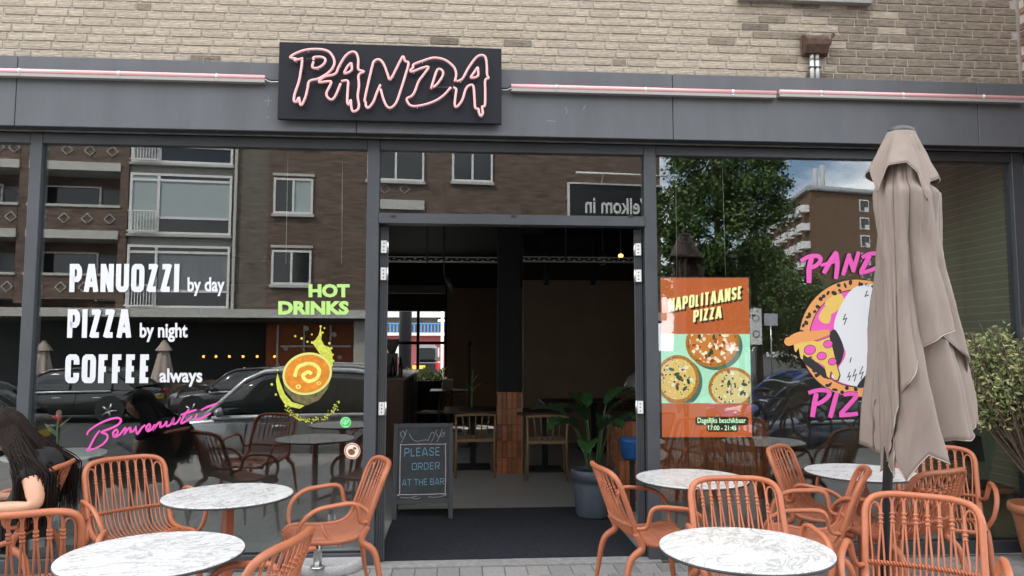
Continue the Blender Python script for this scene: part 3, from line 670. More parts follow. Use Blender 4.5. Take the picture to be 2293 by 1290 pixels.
# ------------------------------------------------------------------ terrace chairs
TERRA = M('terracotta_resin', (.395, .125, .056), .48, var=.13, vscale=9, rand=.10, bump=.05, bscale=90)
prof0 = cat_rom([(0, -.335, .866), (0, -.303, .78), (0, -.266, .68), (0, -.230, .585), (0, -.185, .508), (0, -.10, .460), (0, .02, .450), (0, .13, .460), (0, .20, .464), (0, .235, .442)], 8)
def S(x, t):
    f = max(0, min(.9999, t))*(len(prof0)-1); i = int(f); p = prof0[i].lerp(prof0[i+1], f-i)
    k = (x/.23)**2; bk = max(0, min(1, (.58-t)/.25))
    return Vector((x*(1+.045*(bk)), p.y+.045*k*bk, p.z+.018*k*(1-bk)*max(0, min(1, (1-t)*5))))
def chair_parts():
    out = []; P_ = .0452
    # outer frame: seat rail, back stile, rounded top
    t1 = .085; hw = .220; path = [S(-hw, t) for t in [1-.03*i for i in range(int((1-t1)/.03)+1)]]
    path += [S(-hw+.012, .055), S(-hw+.04, .024), S(-hw+.085, .006)] + [S(x, 0) for x in (-.10, -.05, 0, .05, .10)] + [S(hw-.085, .006), S(hw-.04, .024), S(hw-.012, .055)]
    path += [S(hw, t) for t in [1-.03*i for i in range(int((1-t1)/.03)+1)]][::-1]
    out.append(('back_frame', MB().tube(cat_rom(path, 2), .0152, 10).mesh('back_frame', TERRA)))
    fr = MB().tube([S(x, .985)+Vector((0, .004, -.012)) for x in (-.22, -.16, -.08, 0, .08, .16, .22)], .014, 8); fr.tube([S(x, .62)+Vector((0, 0, -.016)) for x in (-.22, -.1, 0, .1, .22)], .012, 8)
    out.append(('seat_frame', fr.mesh('seat_frame', TERRA)))
    for i in range(-4, 5):
        xi = i*P_; tt = .012+(.045 if abs(i) == 4 else (.006 if abs(i) == 3 else 0)); tb = tt+.115; tm = .31
        def w_(t):
            if t < tt+.05: return .455*P_*math.sqrt(max(0, 1-(1-(t-tt)/.05)**2))
            if t < tb: return .455*P_
            if t < tm: return P_*(.455-.205*((t-tb)/(tm-tb)))
            return .25*P_
        ts = [tt+.05*(1-math.cos(k*math.pi/2/6)) for k in range(7)]+[tt+.05+(1-tt-.05)*k/26 for k in range(1, 27)]
        path = [S(xi-w_(t), t) for t in ts[::-1]]+[S(xi+w_(t), t) for t in ts[1:]]
        b = MB().tube(path, .0051, 6)
        for sx in ((1,) if i < 4 else ()):
            q = S(xi+P_/2, tb-.02); q2 = S(xi+P_/2, tb+.02)
            for k in range(3): a = q.lerp(q2, k/2); b.tube([a+(q-q2).normalized()*.005, a-(q-q2).normalized()*.005], .0115, 8, flat=.62, nrm=Vector((1, 0, 0)))
        out.append(('rod', b.mesh('rod', TERRA)))
    for tcen, nm in ((.345, 'woven_band'), (.66, 'woven_band')):
        b = MB()
        for ph in (0, math.pi):
            pts = []
            for k in range(145):
                x = -.215+.43*k/144; a = ph+k*2*math.pi*9/72; q = S(x, tcen); n = (S(x, tcen+.02)-S(x, tcen-.02)).normalized(); nn = n.cross(Vector((1, 0, 0)))
                pts.append(q+nn*.0095*math.cos(a)+n*.008*math.sin(a))
            b.tube(pts, .0052, 5)
        out.append((nm, b.mesh(nm, TERRA)))
    for s in (-1, 1):
        a = [S(s*.222, .36), S(s*.226, .36)+Vector((s*.03, .05, .012)), Vector((s*.288, -.10, .678)), Vector((s*.296, .03, .678)), Vector((s*.296, .12, .658)), Vector((s*.288, .185, .60)), Vector((s*.266, .205, .52)), Vector((s*.228, .19, .452))]
        P = cat_rom(a, 6); n = len(P); out.append(('armrest', MB().tube(P, [.0115+.004*math.sin(math.pi*i/(n-1)) for i in range(n)], 10, flat=.8).mesh('armrest', TERRA)))
        P = cat_rom([S(s*.22, .40)+Vector((s*.004, -.006, 0)), S(s*.22, .50)+Vector((s*.008, -.016, -.03)), Vector((s*.243, -.222, .39)), Vector((s*.258, -.262, .18)), Vector((s*.268, -.30, 0))], 6); n = len(P)
        out.append(('leg', MB().tube(P, [.010+.0105*math.sin(math.pi*min(1, .25+.9*i/(n-1))) for i in range(n)], 10).mesh('leg', TERRA)))
        P = cat_rom([Vector((s*.215, .10, .446)), Vector((s*.234, .175, .42)), Vector((s*.25, .215, .20)), Vector((s*.258, .24, 0))], 6); n = len(P)
        out.append(('leg', MB().tube(P, [.011+.009*math.sin(math.pi*min(1, .2+.85*i/(n-1))) for i in range(n)], 10).mesh('leg', TERRA)))
    return out
CP = chair_parts()
def cam_dir(x, d): # direction given across / along the view, on the ground
    v = Vector((_r.x, _r.y, 0))*x+Vector((math.sin(YAW), math.cos(YAW), 0))*d; return v.normalized()
def chair(px, py, fx, fd, label, z=.872):
    top = on(px, py, z); f = cam_dir(fx, fd); rz = math.atan2(-f.x, f.y)
    base = Vector((top.x, top.y, 0))+f*.335
    o = empty('rattan_armchair', base, rz, label, 'chair', 'terracotta rattan armchairs on the terrace')
    for nm, me in CP: link(nm, me, o)
    return o
chair(34, 1150, -.42, .90, 'terracotta rattan armchair with its back turned, at the bottom left corner')
wchair = chair(152, 1036, -.95, -.22, 'terracotta rattan armchair the long haired person sits on')
chair(274, 1024, .74, -.67, 'empty terracotta rattan armchair beside the seated person, facing the street')
chair(866, 1028, -.93, -.37, 'terracotta rattan armchair in front of the chalkboard, facing left')
chair(664, 1205, -.985, .17, 'terracotta rattan armchair nearest the camera on the left, cut off below')
chair(1335, 1042, .985, .17, 'terracotta rattan armchair in front of the entrance, facing right')
chair(1636, 1068, .02, -1, 'terracotta rattan armchair seen straight on behind the front right table')
chair(1730, 1000, .80, -.60, 'terracotta rattan armchair left of the farthest right table')
chair(1946, 1052, -.92, .40, 'terracotta rattan armchair just left of the parasol pole, facing left')
chair(2062, 1108, -.50, -.87, 'large terracotta rattan armchair in front at the lower right corner')
chair(2122, 1054, -.44, .90, 'terracotta rattan armchair with its back turned, right behind the front right chair')
chair(2092, 998, -.45, -.89, 'terracotta rattan armchair against the right window under the parasol')

# ------------------------------------------------------------------ tables
def marble():
    mt = bpy.data.materials.new('marble_laminate'); mt.use_nodes = True; n = mt.node_tree; b = n.nodes['Principled BSDF']; b.inputs['Roughness'].default_value = .32
    t = n.nodes.new('ShaderNodeTexCoord'); mpn = n.nodes.new('ShaderNodeMapping'); oi = n.nodes.new('ShaderNodeObjectInfo'); n.links.new(t.outputs['Object'], mpn.inputs['Vector'])
    sc = n.nodes.new('ShaderNodeVectorMath'); sc.operation = 'SCALE'; sc.inputs[0].default_value = (13, 7, 0); n.links.new(oi.outputs['Random'], sc.inputs['Scale']); n.links.new(sc.outputs[0], mpn.inputs['Location'])
    mpn.inputs['Rotation'].default_value = (0, 0, .5); mpn.inputs['Scale'].default_value = (1, 2.1, 1)
    prev = None
    for s_, wd, amt in ((4.2, .024, .75), (9, .024, .5), (20, .03, .28)):
        z = n.nodes.new('ShaderNodeTexNoise'); z.inputs['Scale'].default_value = s_; z.inputs['Detail'].default_value = 7; z.inputs['Roughness'].default_value = .62; z.inputs['Distortion'].default_value = 1.1
        n.links.new(mpn.outputs[0], z.inputs['Vector'])
        a = n.nodes.new('ShaderNodeMath'); a.operation = 'SUBTRACT'; a.inputs[1].default_value = .5; n.links.new(z.outputs['Fac'], a.inputs[0])
        ab = n.nodes.new('ShaderNodeMath'); ab.operation = 'ABSOLUTE'; n.links.new(a.outputs[0], ab.inputs[0])
        mr = n.nodes.new('ShaderNodeMapRange'); mr.inputs['From Max'].default_value = wd; mr.inputs['To Min'].default_value = 1-amt; mr.inputs['To Max'].default_value = 1; n.links.new(ab.outputs[0], mr.inputs['Value'])
        if prev is None: prev = mr.outputs[0]
        else:
            mu = n.nodes.new('ShaderNodeMath'); mu.operation = 'MULTIPLY'; n.links.new(prev, mu.inputs[0]); n.links.new(mr.outputs[0], mu.inputs[1]); prev = mu.outputs[0]
    r_ = n.nodes.new('ShaderNodeMix'); r_.data_type = 'RGBA'; r_.inputs['A'].default_value = (.15, .145, .135, 1); r_.inputs['B'].default_value = (.64, .635, .615, 1)
    n.links.new(prev, r_.inputs['Factor']); n.links.new(r_.outputs['Result'], b.inputs['Base Color']); return mt
MARB = marble(); EDGE = M('table_edge', (.035, .034, .032), .5); COLR = M('red_brown_metal', (.30, .085, .04), .45, var=.1)
TT = MB().lathe([(.336, .7375), (.3385, .741), (.3375, .7445), (.335, .7455)], 72, cap0=False).mesh('table_top', MARB)
TE = MB().lathe([(.325, .728), (.3390, .730), (.3400, .735), (.3392, .7405)], 72, cap1=True).mesh('edge_band', EDGE)
TC = MB().box(-.028, .028, -.02, .02, .03, .715, .004).mesh('column', COLR)
bk = MB(); 
for a in range(4):
    q = a*math.pi/2+.4; bk.tube([(math.cos(q)*.02, math.sin(q)*.02, .70), (math.cos(q)*.2, math.sin(q)*.2, .722)], .011, 6)
TBK = bk.lathe([(.05, .69), (.06, .727)], 16).mesh('bracket', EDGE)
TF = []
for a in range(4):
    q = a*math.pi/2+.785; c_, s_ = math.cos(q), math.sin(q); TF.append(MB().tube([(c_*.0, s_*.0, .05), (c_*.12, s_*.12, .04), (c_*.28, s_*.28, .012)], [.022, .02, .014], 8).mesh('foot', COLR))
def table(px, py, label, rz):
    p = on(px, py, .7455); o = empty('round_table', (p.x, p.y, 0), rz, label, 'table', 'round marble topped tables on the terrace')
    for nm, me in (('table_top', TT), ('edge_band', TE), ('column', TC), ('bracket', TBK)): link(nm, me, o)
    for me in TF: link('foot', me, o)
table(343, 1238, 'round marble top table nearest the camera on the left', .3)
table(512, 1107, 'round marble top table against the left window', 1.1)
table(1668, 1226, 'round marble top table nearest the camera on the right', .8)
table(1549, 1070, 'round marble top table right of the entrance', 2.0)
table(1927, 1056, 'round marble top table behind the parasol pole', .1)

# parasol foot without parasol
p = on(738, 1272, 0); o = empty('parasol_base', (p.x, p.y, 0), 0, 'round speckled stone parasol base with steel tube under the chair', 'parasol base')
MB().lathe([(.225, 0), (.232, .01), (.232, .06), (.222, .072)], 48).build('stone_disc', M('terrazzo', (.42, .41, .40), .7, var=.5, vscale=160), o)
q = on(708, 1282, .05)-p
MB().cyl((q.x, q.y+.04, .072), (q.x, q.y+.04, .30), .028, 20).build('steel_tube', STEEL, o); MB().lathe([(.05, .072), (.042, .08), (.03, .082)], 20, (q.x, q.y+.04, 0)).build('tube_collar', STEEL, o)
MB().box(q.x-.012, q.x+.012, q.y+.002, q.y+.012, .2, .225, .002).build('clamp_knob', DARKM, o)
# ------------------------------------------------------------------ closed parasol
FAB = M('taupe_canvas', (.265, .212, .178), .85, var=.14, vscale=4, bump=.35, bscale=14, stretch=(1, 1, .35), detail=9.); SEAM = M('canvas_seam', (.40, .335, .29), .9)
FABI = M('canvas_inside', (.13, .085, .065), .9)
T_ = CAM+ray(2018, 290)*3.8; B_ = CAM+ray(1987, 1090)*3.8; ax = (T_-B_).normalized(); base = B_-ax*(B_.z/ax.z); LP = (T_-base).length
pa = empty('closed_parasol', base, 0, 'closed taupe canvas parasol on a black pole, right of centre', 'parasol')
zx = ax; xx = (right-zx*right.dot(zx)).normalized(); yy = zx.cross(xx); mm = Matrix((xx, yy, zx)).transposed().to_4x4(); mm.translation = base; pa.matrix_world = mm
MB().cyl((0, 0, .0), (0, 0, LP-.03), .024, 20).build('pole', M('black_pole', (.02, .021, .022), .35), pa)
MB().lathe([(.066, LP-.022), (.068, LP-.008), (.058, LP+.008), (.03, LP+.017), (.008, LP+.02)], 28).build('finial', M('finial_plastic', (.06, .065, .07), .35), pa)
MB().lathe([(.24, 0), (.24, .05), (.05, .06), (.035, .30)], 32).build('foot_plate', DARKM, pa)
def lerp_tab(tab, t):
    for (a, va), (b, vb) in zip(tab, tab[1:]):
        if t <= b: k = (t-a)/(b-a); k = k*k*(3-2*k) if False else k; return va+(vb-va)*k
    return tab[-1][1]
PXM = F/3.8
def ywpx(y): return LP-(y-290)/PXM          # local height of an image row
# silhouette of the canvas in rows: left and right half widths about the pole axis (metres)
def axis_px(y): return 2018+(y-290)/(1090-290)*(1987-2018)
rows = [(300, 1990, 2046), (330, 1978, 2060), (370, 1972, 2066), (412, 1962, 2074), (432, 1957, 2110), (470, 1956, 2111), (540, 1960, 2112), (600, 1962, 2122), (680, 1958, 2140), (760, 1954, 2156), (850, 1950, 2175), (950, 1944, 2193), (1040, 1938, 2205)]
TL = [(y, (axis_px(y)-l)/PXM-.034-.085*max(0, (y-500)/540)) for y, l, r_ in rows]; TR = [(y, (r_-axis_px(y))/PXM-.036+.06*max(0, (y-500)/540)) for y, l, r_ in rows]
def fold(th, t, k=0):
    a = th+.30*math.sin(2*th+1.+k)+.12*math.sin(3*th+.5)- t*.75
    s_ = abs(math.sin(3.5*a+k*1.7)); return s_**.62*(.86+.14*math.sin(11*a+k))
def canvas(th, t, y1, rad=0., k=0, depth=.60):
    y = 300+(y1-300)*t; z = ywpx(y); c_, s_ = math.cos(th), math.sin(th)
    hl, hr = lerp_tab(TL, min(y, 1040)), lerp_tab(TR, min(y, 1040)); hx = hr if c_ > 0 else hl; hx = hl+(hr-hl)*(.5+.5*c_)
    hy = .5*(hl+hr)*.92
    d = depth*min(1, .25+t*1.1); f = 1-d+d*fold(th, t, k)
    edge = abs(c_)**6; f = f*(1-edge)+edge*max(f, .93)
    wr = .020*noise.noise(Vector((th*2.2+k*5, z*3.0, 3.1)))+.007*noise.noise(Vector((th*7, z*5, 1.1+k)))+.0022*noise.noise(Vector((th*16, z*22, 4+k)))
    return Vector((c_*(hx*f+rad+wr), s_*(hy*f+rad+wr), z))
HEM = [(0, 950), (.1, 965), (.5, 1000), (1.0, 1030), (1.2, 1058), (1.34, 1000), (1.5, 1060), (1.6, 1000), (1.68, 1020), (1.78, 972), (1.86, 975), (1.965, 938), (2.0, 945)]
def hem(th): return lerp_tab(HEM, (th/math.pi) % 2.0)
can = MB().grid(lambda u, v: canvas(2*math.pi*u, v, hem(2*math.pi*u)), 140, 56, True, True).build('canopy', [FAB], pa)
sol = can.modifiers.new('thick', 'SOLIDIFY'); sol.thickness = .004
# outer panel wrapped round the front, hem running diagonally
def hem2(u): return [1062, 1030, 1000, 955, 905, 850, 790, 752, 735][min(8, int(u*8))]*(1-(u*8-int(u*8)))+[1062, 1030, 1000, 955, 905, 850, 790, 752, 735][min(8, int(u*8)+1)]*(u*8-int(u*8))
fl = MB().grid(lambda u, v: canvas(math.pi*.93+u*math.pi*.84, v*.985+.015, hem2(u), .012+.024*u, 2, .46), 90, 70, True).build('canopy_panel', FAB, pa)
sol = fl.modifiers.new('thick', 'SOLIDIFY'); sol.thickness = .005
fl2 = MB().grid(lambda u, v: canvas(math.pi*1.64+u*math.pi*.42, .16+v*.84, 735+150*u-420*u*(1-u)*.3, .006+.012*math.sin(math.pi*u), 4, .40), 48, 50, True).build('canopy_panel', FAB, pa)
sol = fl2.modifiers.new('thick', 'SOLIDIFY'); sol.thickness = .005
for fn_, a0, a1, n_ in ((lambda u: canvas(math.pi*.93+u*math.pi*.84, 1., hem2(u), .0165+.024*u, 2, .46), 0, 1, 90), (lambda u: canvas(math.pi*1.64+u*math.pi*.42, 1., 735+150*u-420*u*(1-u)*.3, .0085+.012*math.sin(math.pi*u), 4, .40), 0, 1, 40), (lambda u: canvas(math.pi*(1+u), 1., hem(math.pi*(1+u)), .003), 0, 1, 120)):
    MB().tube([fn_(a0+(a1-a0)*i/n_)+Vector((0, 0, .004)) for i in range(n_+1)], .0032, 5).build('hem_seam', SEAM, pa)
MB().tube([canvas(math.pi*1.77, .985*i/50+.015, hem2(1.), .0385, 2, .46) for i in range(51)], .003, 5).build('hem_seam', SEAM, pa)
# flared vent cap
CAPH = [(0, 408), (.25, 396), (.5, 402), (.8, 392), (1.0, 384), (1.12, 436), (1.24, 380), (1.42, 374), (1.54, 398), (1.63, 458), (1.72, 412), (1.86, 400), (2.0, 408)]
CAPR = [(0, .200), (.5, .165), (1.0, .150), (1.12, .138), (1.24, .162), (1.42, .150), (1.54, .152), (1.63, .168), (1.72, .150), (1.86, .185), (2.0, .200)]
def cap(u, v):
    th = 2*math.pi*u; y = 296+(lerp_tab(CAPH, 2*u)-296)*v; z = ywpx(y); c_, s_ = math.cos(th), math.sin(th)
    r_ = .062+(lerp_tab(CAPR, 2*u)-.062)*v**1.08+.007*v*noise.noise(Vector((th*3, v*4, 2)))
    return Vector((c_*r_-.004*v, s_*r_, z))
MB().tube([cap(i/120, 1.)*1.0 for i in range(120)], .0034, 5, closed=True).build('hem_seam', SEAM, pa)
vc = MB().grid(cap, 96, 18, True, True).build('vent_cap', FAB, pa); sol = vc.modifiers.new('thick', 'SOLIDIFY'); sol.thickness = .004

# ------------------------------------------------------------------ olive shrub in terracotta pot
pp = on(2345, 1262, 0); op = empty('potted_olive', (pp.x, pp.y, 0), 0, 'bushy olive shrub in a terracotta pot at the right edge', 'plant')
rim = (pp.x-on(2262, 1132, .47).x)
rim = .215
POTT = M('terracotta_clay', (.42, .16, .075), .75, var=.15, vscale=8)
MB().lathe([(rim*.62, 0), (rim*.72, .10), (rim*.90, .33), (rim*.93, .355), (rim*1.03, .36), (rim*1.05, .39), (rim*1.02, .415), (rim*.94, .415), (rim*.9, .37)], 48, cap1=True).build('pot', POTT, op)
BARK = M('olive_bark', (.12, .085, .06), .9, var=.3, vscale=30)
LEAF1 = M('olive_leaf', (.17, .21, .085), .55, var=.4, vscale=9); LEAF2 = M('olive_leaf_young', (.42, .43, .17), .55, var=.25, vscale=9)
rnd = random.Random(11); br_ = MB(); lf = [MB(), MB()]
cen = Vector((-.20, .0, 1.50))
for i in range(120):
    while True:
        d = Vector((rnd.uniform(-1, 1), rnd.uniform(-1, 1), rnd.uniform(-1, 1)))
        if .25 < d.length < 1: break
    tip = cen+Vector((d.x*.52, d.y*.42, d.z*.25)); a = Vector((rnd.uniform(-.02, .02), rnd.uniform(-.02, .02), .45+.25*rnd.random())); mid = a.lerp(tip, .5)+Vector((0, 0, -.04))
    P = cat_rom([a, mid, tip], 5); br_.tube(P, [.011*(1-k/len(P))+.0022 for k in range(len(P))], 5)
    for k in range(48):
        t = rnd.uniform(.62, 1.0); p = P[min(len(P)-1, int(t*(len(P)-1)))]+Vector((rnd.gauss(0, .035), rnd.gauss(0, .035), rnd.gauss(0, .035)))
        dr = (Vector((rnd.gauss(0, 1), rnd.gauss(0, 1), rnd.gauss(.45, .8)))).normalized(); L = rnd.uniform(.032, .056); sd = dr.orthogonal().normalized(); sd.rotate(Matrix.Rotation(rnd.uniform(0, 6.3), 3, dr)); sd *= L*.19
        lf[0 if rnd.random() < .62 else 1].quad(p, p+dr*L*.45+sd, p+dr*L, p+dr*L*.45-sd)
br_.tube([(0, 0, .4), (.01, 0, .75), (-.03, .01, 1.05)], [.022, .018, .012], 8); br_.build('branches', BARK, op)
lf[0].build('foliage', LEAF1, op); lf[1].build('foliage', LEAF2, op)
# ------------------------------------------------------------------ inside
FLOOR = M('grey_screed', (.33, .315, .295), .42, var=.10, vscale=2); BROWN = M('brown_plaster', (.23, .158, .108), .85, var=.12, vscale=2); BLACK = M('black_paint', (.010, .011, .012), .8)
OLIVE = M('olive_paint', (.19, .205, .135), .8, var=.08); WOOD = M('oak_wood', (.24, .14, .07), .5, var=.25, vscale=12, stretch=(6, 6, 1)); DWOOD = M('dark_wood', (.035, .022, .015), .5, var=.3, vscale=14)
TILE = M('glazed_tile', (.33, .11, .04), .22, var=.35, vscale=18, rand=.35); GROUT = M('tile_grout', (.10, .06, .04), .9)
YB = 9.8
struct(bx('interior_floor', FLOOR, -5.2, 4.9, .058, YB+.25, -.2, .0)); struct(bx('interior_ceiling', BLACK, -5.2, 4.9, .10, YB+.25, 3.35, 3.5))
struct(bx('interior_header', BLACK, -5.2, 4.9, .062, .10, 3.0, 3.5))
struct(bx('interior_wall_left', BLACK, -5.4, -5.2, .06, YB+.25, -.2, 3.5)); struct(bx('interior_wall_right', OLIVE, 4.36, 4.9, .062, 3.2, -.2, 3.34))
struct(bx('interior_wall_right_rear', BROWN, 4.6, 4.9, 3.202, YB+.25, -.2, 3.34))
struct(bx('interior_return_wall', OLIVE, at(1995, 900, .62).x, 4.358, .62, .74, 0, 3.34))
w0 = at(846, 850, YB); w1 = at(1001, 697, YB)
bw = empty('interior_wall_back', (0, YB, 0)); bw['kind'] = 'structure'
bx('wall_panel', BLACK, -5.2, w0.x, 0, .2, 0, 3.35, bw); bx('wall_panel', BLACK, w0.x, w1.x, 0, .2, 0, w0.z, bw); bx('wall_panel', BLACK, w0.x, w1.x, 0, .2, w1.z, 3.35, bw)
px_b = at(1172, 800, 6.4).x
bx('wall_panel', BROWN, w1.x, 4.6, 0, .2, 0, 2.75, bw); bx('wall_panel', BLACK, w1.x, 4.6, .01, .2, 2.75, 3.35, bw)
pw = empty('interior_partition', (0, 6.4, 0)); pw['kind'] = 'structure'
zt = at(1300, 628, 6.4).z; bx('wall_panel', BROWN, px_b, 4.59, 0, .15, 0, zt, pw); bx('wall_panel', BLACK, px_b, 4.59, .004, .15, zt, 3.34, pw)
bx('ceiling_beam', M('beam_grey', (.16, .15, .13), .8), -5.2, w1.x-.03, -.30, -.05, 2.62, 2.78, bw)
# back window frame and panes
fx0, fx1, fz0, fz1 = w0.x, w1.x, w0.z, w1.z; wn = empty('back_window', (0, YB, 0), 0, 'black framed window in the rear wall looking onto the far street', 'window')
xm = at(932, 800, YB).x; zm = at(932, 768, YB).z
for x in (fx0, xm, fx1-.05): bx('window_bar', BLACK, x, x+.06, .04, .10, fz0, fz1, wn)
for z in (zm,): bx('window_bar', BLACK, fx0+.061, xm-.001, .045, .095, z-.03, z+.03, wn); bx('window_bar', BLACK, xm+.061, fx1-.051, .045, .095, z-.03, z+.03, wn)
# mat
p0, p1 = on(1146, 1140, 0), 0
def mat_mat():
    mt = M('entrance_mat', (.0125, .014, .021), .95, var=1.0, vscale=55, bump=.9, bscale=320); return mt
tag(bx('entrance_mat', mat_mat(), -.575, 1.375, .064, p0.y, .001, .014), 'large blue black entrance mat inside the open doorway', 'mat')

# tile clad pillar
pb = on(1141, 1061, 0); PWD = 57/ (F/ (pb-CAM).dot(fwd)); zt = .99
pl = empty('tiled_pillar', (pb.x, pb.y, 0), 0, 'black pillar with glazed brown tiles on its lower part', 'pillar')
bx('shaft', BLACK, -PWD/2+.012, PWD/2-.012, .014, PWD, zt, 3.34, pl); bx('core', GROUT, -PWD/2+.01, PWD/2-.01, .01, PWD, 0, zt, pl)
tw = PWD/5; th = zt/5
tm = MB().box(.002, tw-.002, -.006, .012, .002, th-.002, .002).mesh('tile', TILE); tms = MB().box(-.004, .01, .002, tw-.002, .002, th-.002, .002).mesh('tile', TILE)
for i in range(5):
    for j in range(5): link('tile', tm, pl, (-PWD/2+i*tw, .006, j*th)); link('tile', tms, pl, (-PWD/2+.004, .012+i*tw, j*th)) if i < 4 else None
bx('corner_strip', M('corner_trim', (.30, .24, .16), .4, .5), PWD/2-.008, PWD/2+.004, -.004, .012, 0, zt, pl)

# tiled counter on the right
cb_ = on(1384, 1122, 0); ct = empty('tiled_counter', (cb_.x, cb_.y, 0), 0, 'counter clad in glazed orange brown tiles right of the entrance', 'counter')
bx('core', GROUT, .01, 1.6, .01, .6, 0, .80, ct); bx('counter_top', DWOOD, -.02, 1.62, -.02, .62, .801, .84, ct)
tm2 = MB().box(.002, .063, -.006, .012, .002, .198, .002).mesh('tile', TILE); tm3 = MB().box(-.006, .012, .002, .063, .002, .198, .002).mesh('tile', TILE)
for j in range(4):
    for i in range(24): link('tile', tm2, ct, (i*.065+.012, .006, j*.2))
    for i in range(8): link('tile', tm3, ct, (.006, .016+i*.065, j*.2))
# dome lamp and blue basket on the counter side
q = at(1434, 960, 2.6); q.z = .84; dl = empty('dome_lamp', (q.x, q.y, .84), 0, 'grey dome shaped table lamp on the tiled counter', 'lamp')
MB().lathe([(.005, .42), (.06, .415), (.13, .37), (.17, .29), (.175, .24), (.168, .24)], 28, cap0=False, cap1=False).build('shade', M('lamp_grey', (.16, .155, .15), .4), dl); MB().cyl((0, 0, .01), (0, 0, .40), .012, 10).build('stem', DARKM, dl); MB().lathe([(.08, 0), (.08, .012), (.02, .02)], 20).build('foot', DARKM, dl)
q = at(1415, 1005, 1.55); tb = empty('blue_basket', (q.x, q.y, q.z-.10), 0, 'blue plastic basket hanging behind the right door jamb', 'basket')
MB().lathe([(.075, 0), (.10, .03), (.12, .17), (.125, .20), (.115, .20), (.11, .17)], 24, cap1=False).build('bowl', M('blue_plastic', (.03, .14, .42), .45), tb)
MB().tube(cat_rom([(-.11, 0, .19), (-.08, 0, .34), (0, 0, .40), (.08, 0, .34), (.11, 0, .19)], 6), .004, 6).build('handle', DARKM, tb)
bx('stand', DARKM, -.02, .02, -.02, .02, -(q.z-.10), .0, tb)

# oak chairs and dark tables
def spindle_chair():
    o = []
    for sx in (-1, 1):
        o.append(('leg', MB().tube([(sx*.23, -.24, 0), (sx*.225, -.22, .44), (sx*.235, -.25, .74)], [.012, .017, .014], 8).mesh('leg', WOOD))); o.append(('leg', MB().tube([(sx*.24, .22, 0), (sx*.22, .20, .45)], [.012, .017], 8).mesh('leg', WOOD)))
    o.append(('seat', MB().box(-.225, .225, -.215, .225, .425, .452, .008).mesh('seat', M('paper_cord', (.42, .34, .24), .8, var=.2, vscale=60))))
    o.append(('seat_rail', MB().box(-.22, .22, -.235, -.216, .42, .46, .004).mesh('seat_rail', WOOD)))
    o.append(('backrest', MB().tube(cat_rom([(-.245, -.25, .735), (-.12, -.275, .745), (0, -.28, .748), (.12, -.275, .745), (.245, -.25, .735)], 4), .021, 8, flat=.6).mesh('backrest', WOOD)))
    for k in range(5):
        x = -.16+k*.08; o.append(('spindle', MB().tube([(x*.75, -.225, .45), (x, -.272, .735)], .0075, 6).mesh('spindle', WOOD)))
    return o
SCH = spindle_chair()
def oak(px, py, rz, label):
    p = on(px, py, 0); o = empty('oak_chair', (p.x, p.y+.2, 0), rz, label, 'chair', 'oak spindle chairs inside the restaurant')
    for nm, me in SCH: link(nm, me, o)
    return p
pA = oak(1062, 1070, .05, 'oak spindle back chair inside, left of the tiled pillar'); pB = oak(1228, 1076, -.06, 'oak spindle back chair inside, between the pillar and the big plant'); oak(965, 985, 1.2, 'oak spindle back chair at the rear near the bar')
oak(1395, 1010, 2.6, 'oak spindle back chair at the rear behind the big plant')
def dtable(x, y, label, w_=.75):
    o = empty('dark_table', (x, y, 0), 0, label, 'table', 'dark square tables inside the restaurant'); MB().box(-w_/2, w_/2, -.35, .35, .715, .745, .004).build('table_top', DWOOD, o); bx('column', BLACK, -.035, .035, -.035, .035, .02, .714, o); MB().box(-.22, .22, -.22, .22, 0, .02, .004).build('foot_plate', BLACK, o)
dtable(pA.x, pA.y+.75, 'dark square table inside, left of the tiled pillar'); dtable(pB.x+.05, pB.y+.75, 'dark square table inside, right of the tiled pillar')
t3 = on(975, 975, 0); dtable(t3.x+.25, t3.y+.7, 'dark square table at the rear below the back window')
t4 = at(1330, 905, 5.6); dtable(t4.x, 5.6, 'long dark table against the brown wall at the rear', 1.6)
dtable(t4.x+1.5, 4.9, 'dark square table behind the counter on the right')
# bar counter on the left with things on it
q = on(912, 1000, 0); bc = empty('bar_counter', (q.x, q.y, 0), 0, 'dark wooden bar counter at the left of the room', 'counter')
MB().box(-1.6, 0, -.9, 2.6, 0, 1.06, .006).build('front', M('bar_wood', (.10, .05, .026), .4, var=.3, vscale=9, stretch=(1, 1, .15)), bc); MB().box(-1.63, .03, -.93, 2.63, 1.061, 1.10, .004).build('counter_top', M('bar_top', (.16, .11, .07), .3), bc)
for k in range(9): bx('batten', DWOOD, .001, .012, -.88+k*.38, -.82+k*.38, .05, 1.04, bc)
em = empty('coffee_grinder', (q.x-.28, q.y+.3, 1.10), 0, 'steel coffee grinder with hopper on the bar counter', 'machine')
MB().box(-.09, .09, -.12, .12, 0, .34, .01).build('body', M('steel_dark', (.10, .10, .10), .35, .8), em); MB().lathe([(.05, .341), (.11, .50), (.115, .56)], 20).build('hopper', M('hopper_grey', (.3, .3, .29), .4), em)
for k in range(5):
    o = empty('bottle', (q.x-.1-.13*k, q.y-.25+.15*(k % 2), 1.10), 0, ['small dark bottle at the end of the bar counter', 'brown bottle second from the end of the bar', 'green bottle in the middle of the bar counter', 'amber bottle beside the green one on the bar', 'small bottle deepest in the bar row'][k], 'bottle', 'bottles on the bar counter')
    MB().lathe([(.032, 0), (.034, .01), (.034, .16), (.014, .21), (.013, .27)], 14).build('glass', M('bottle_%d' % k, [(.03, .02, .02), (.09, .04, .02), (.03, .06, .03), (.16, .07, .02), (.05, .05, .05)][k], .15), o); MB().lathe([(.0145, .262), (.0145, .28)], 10).build('cap', DARKM, o)
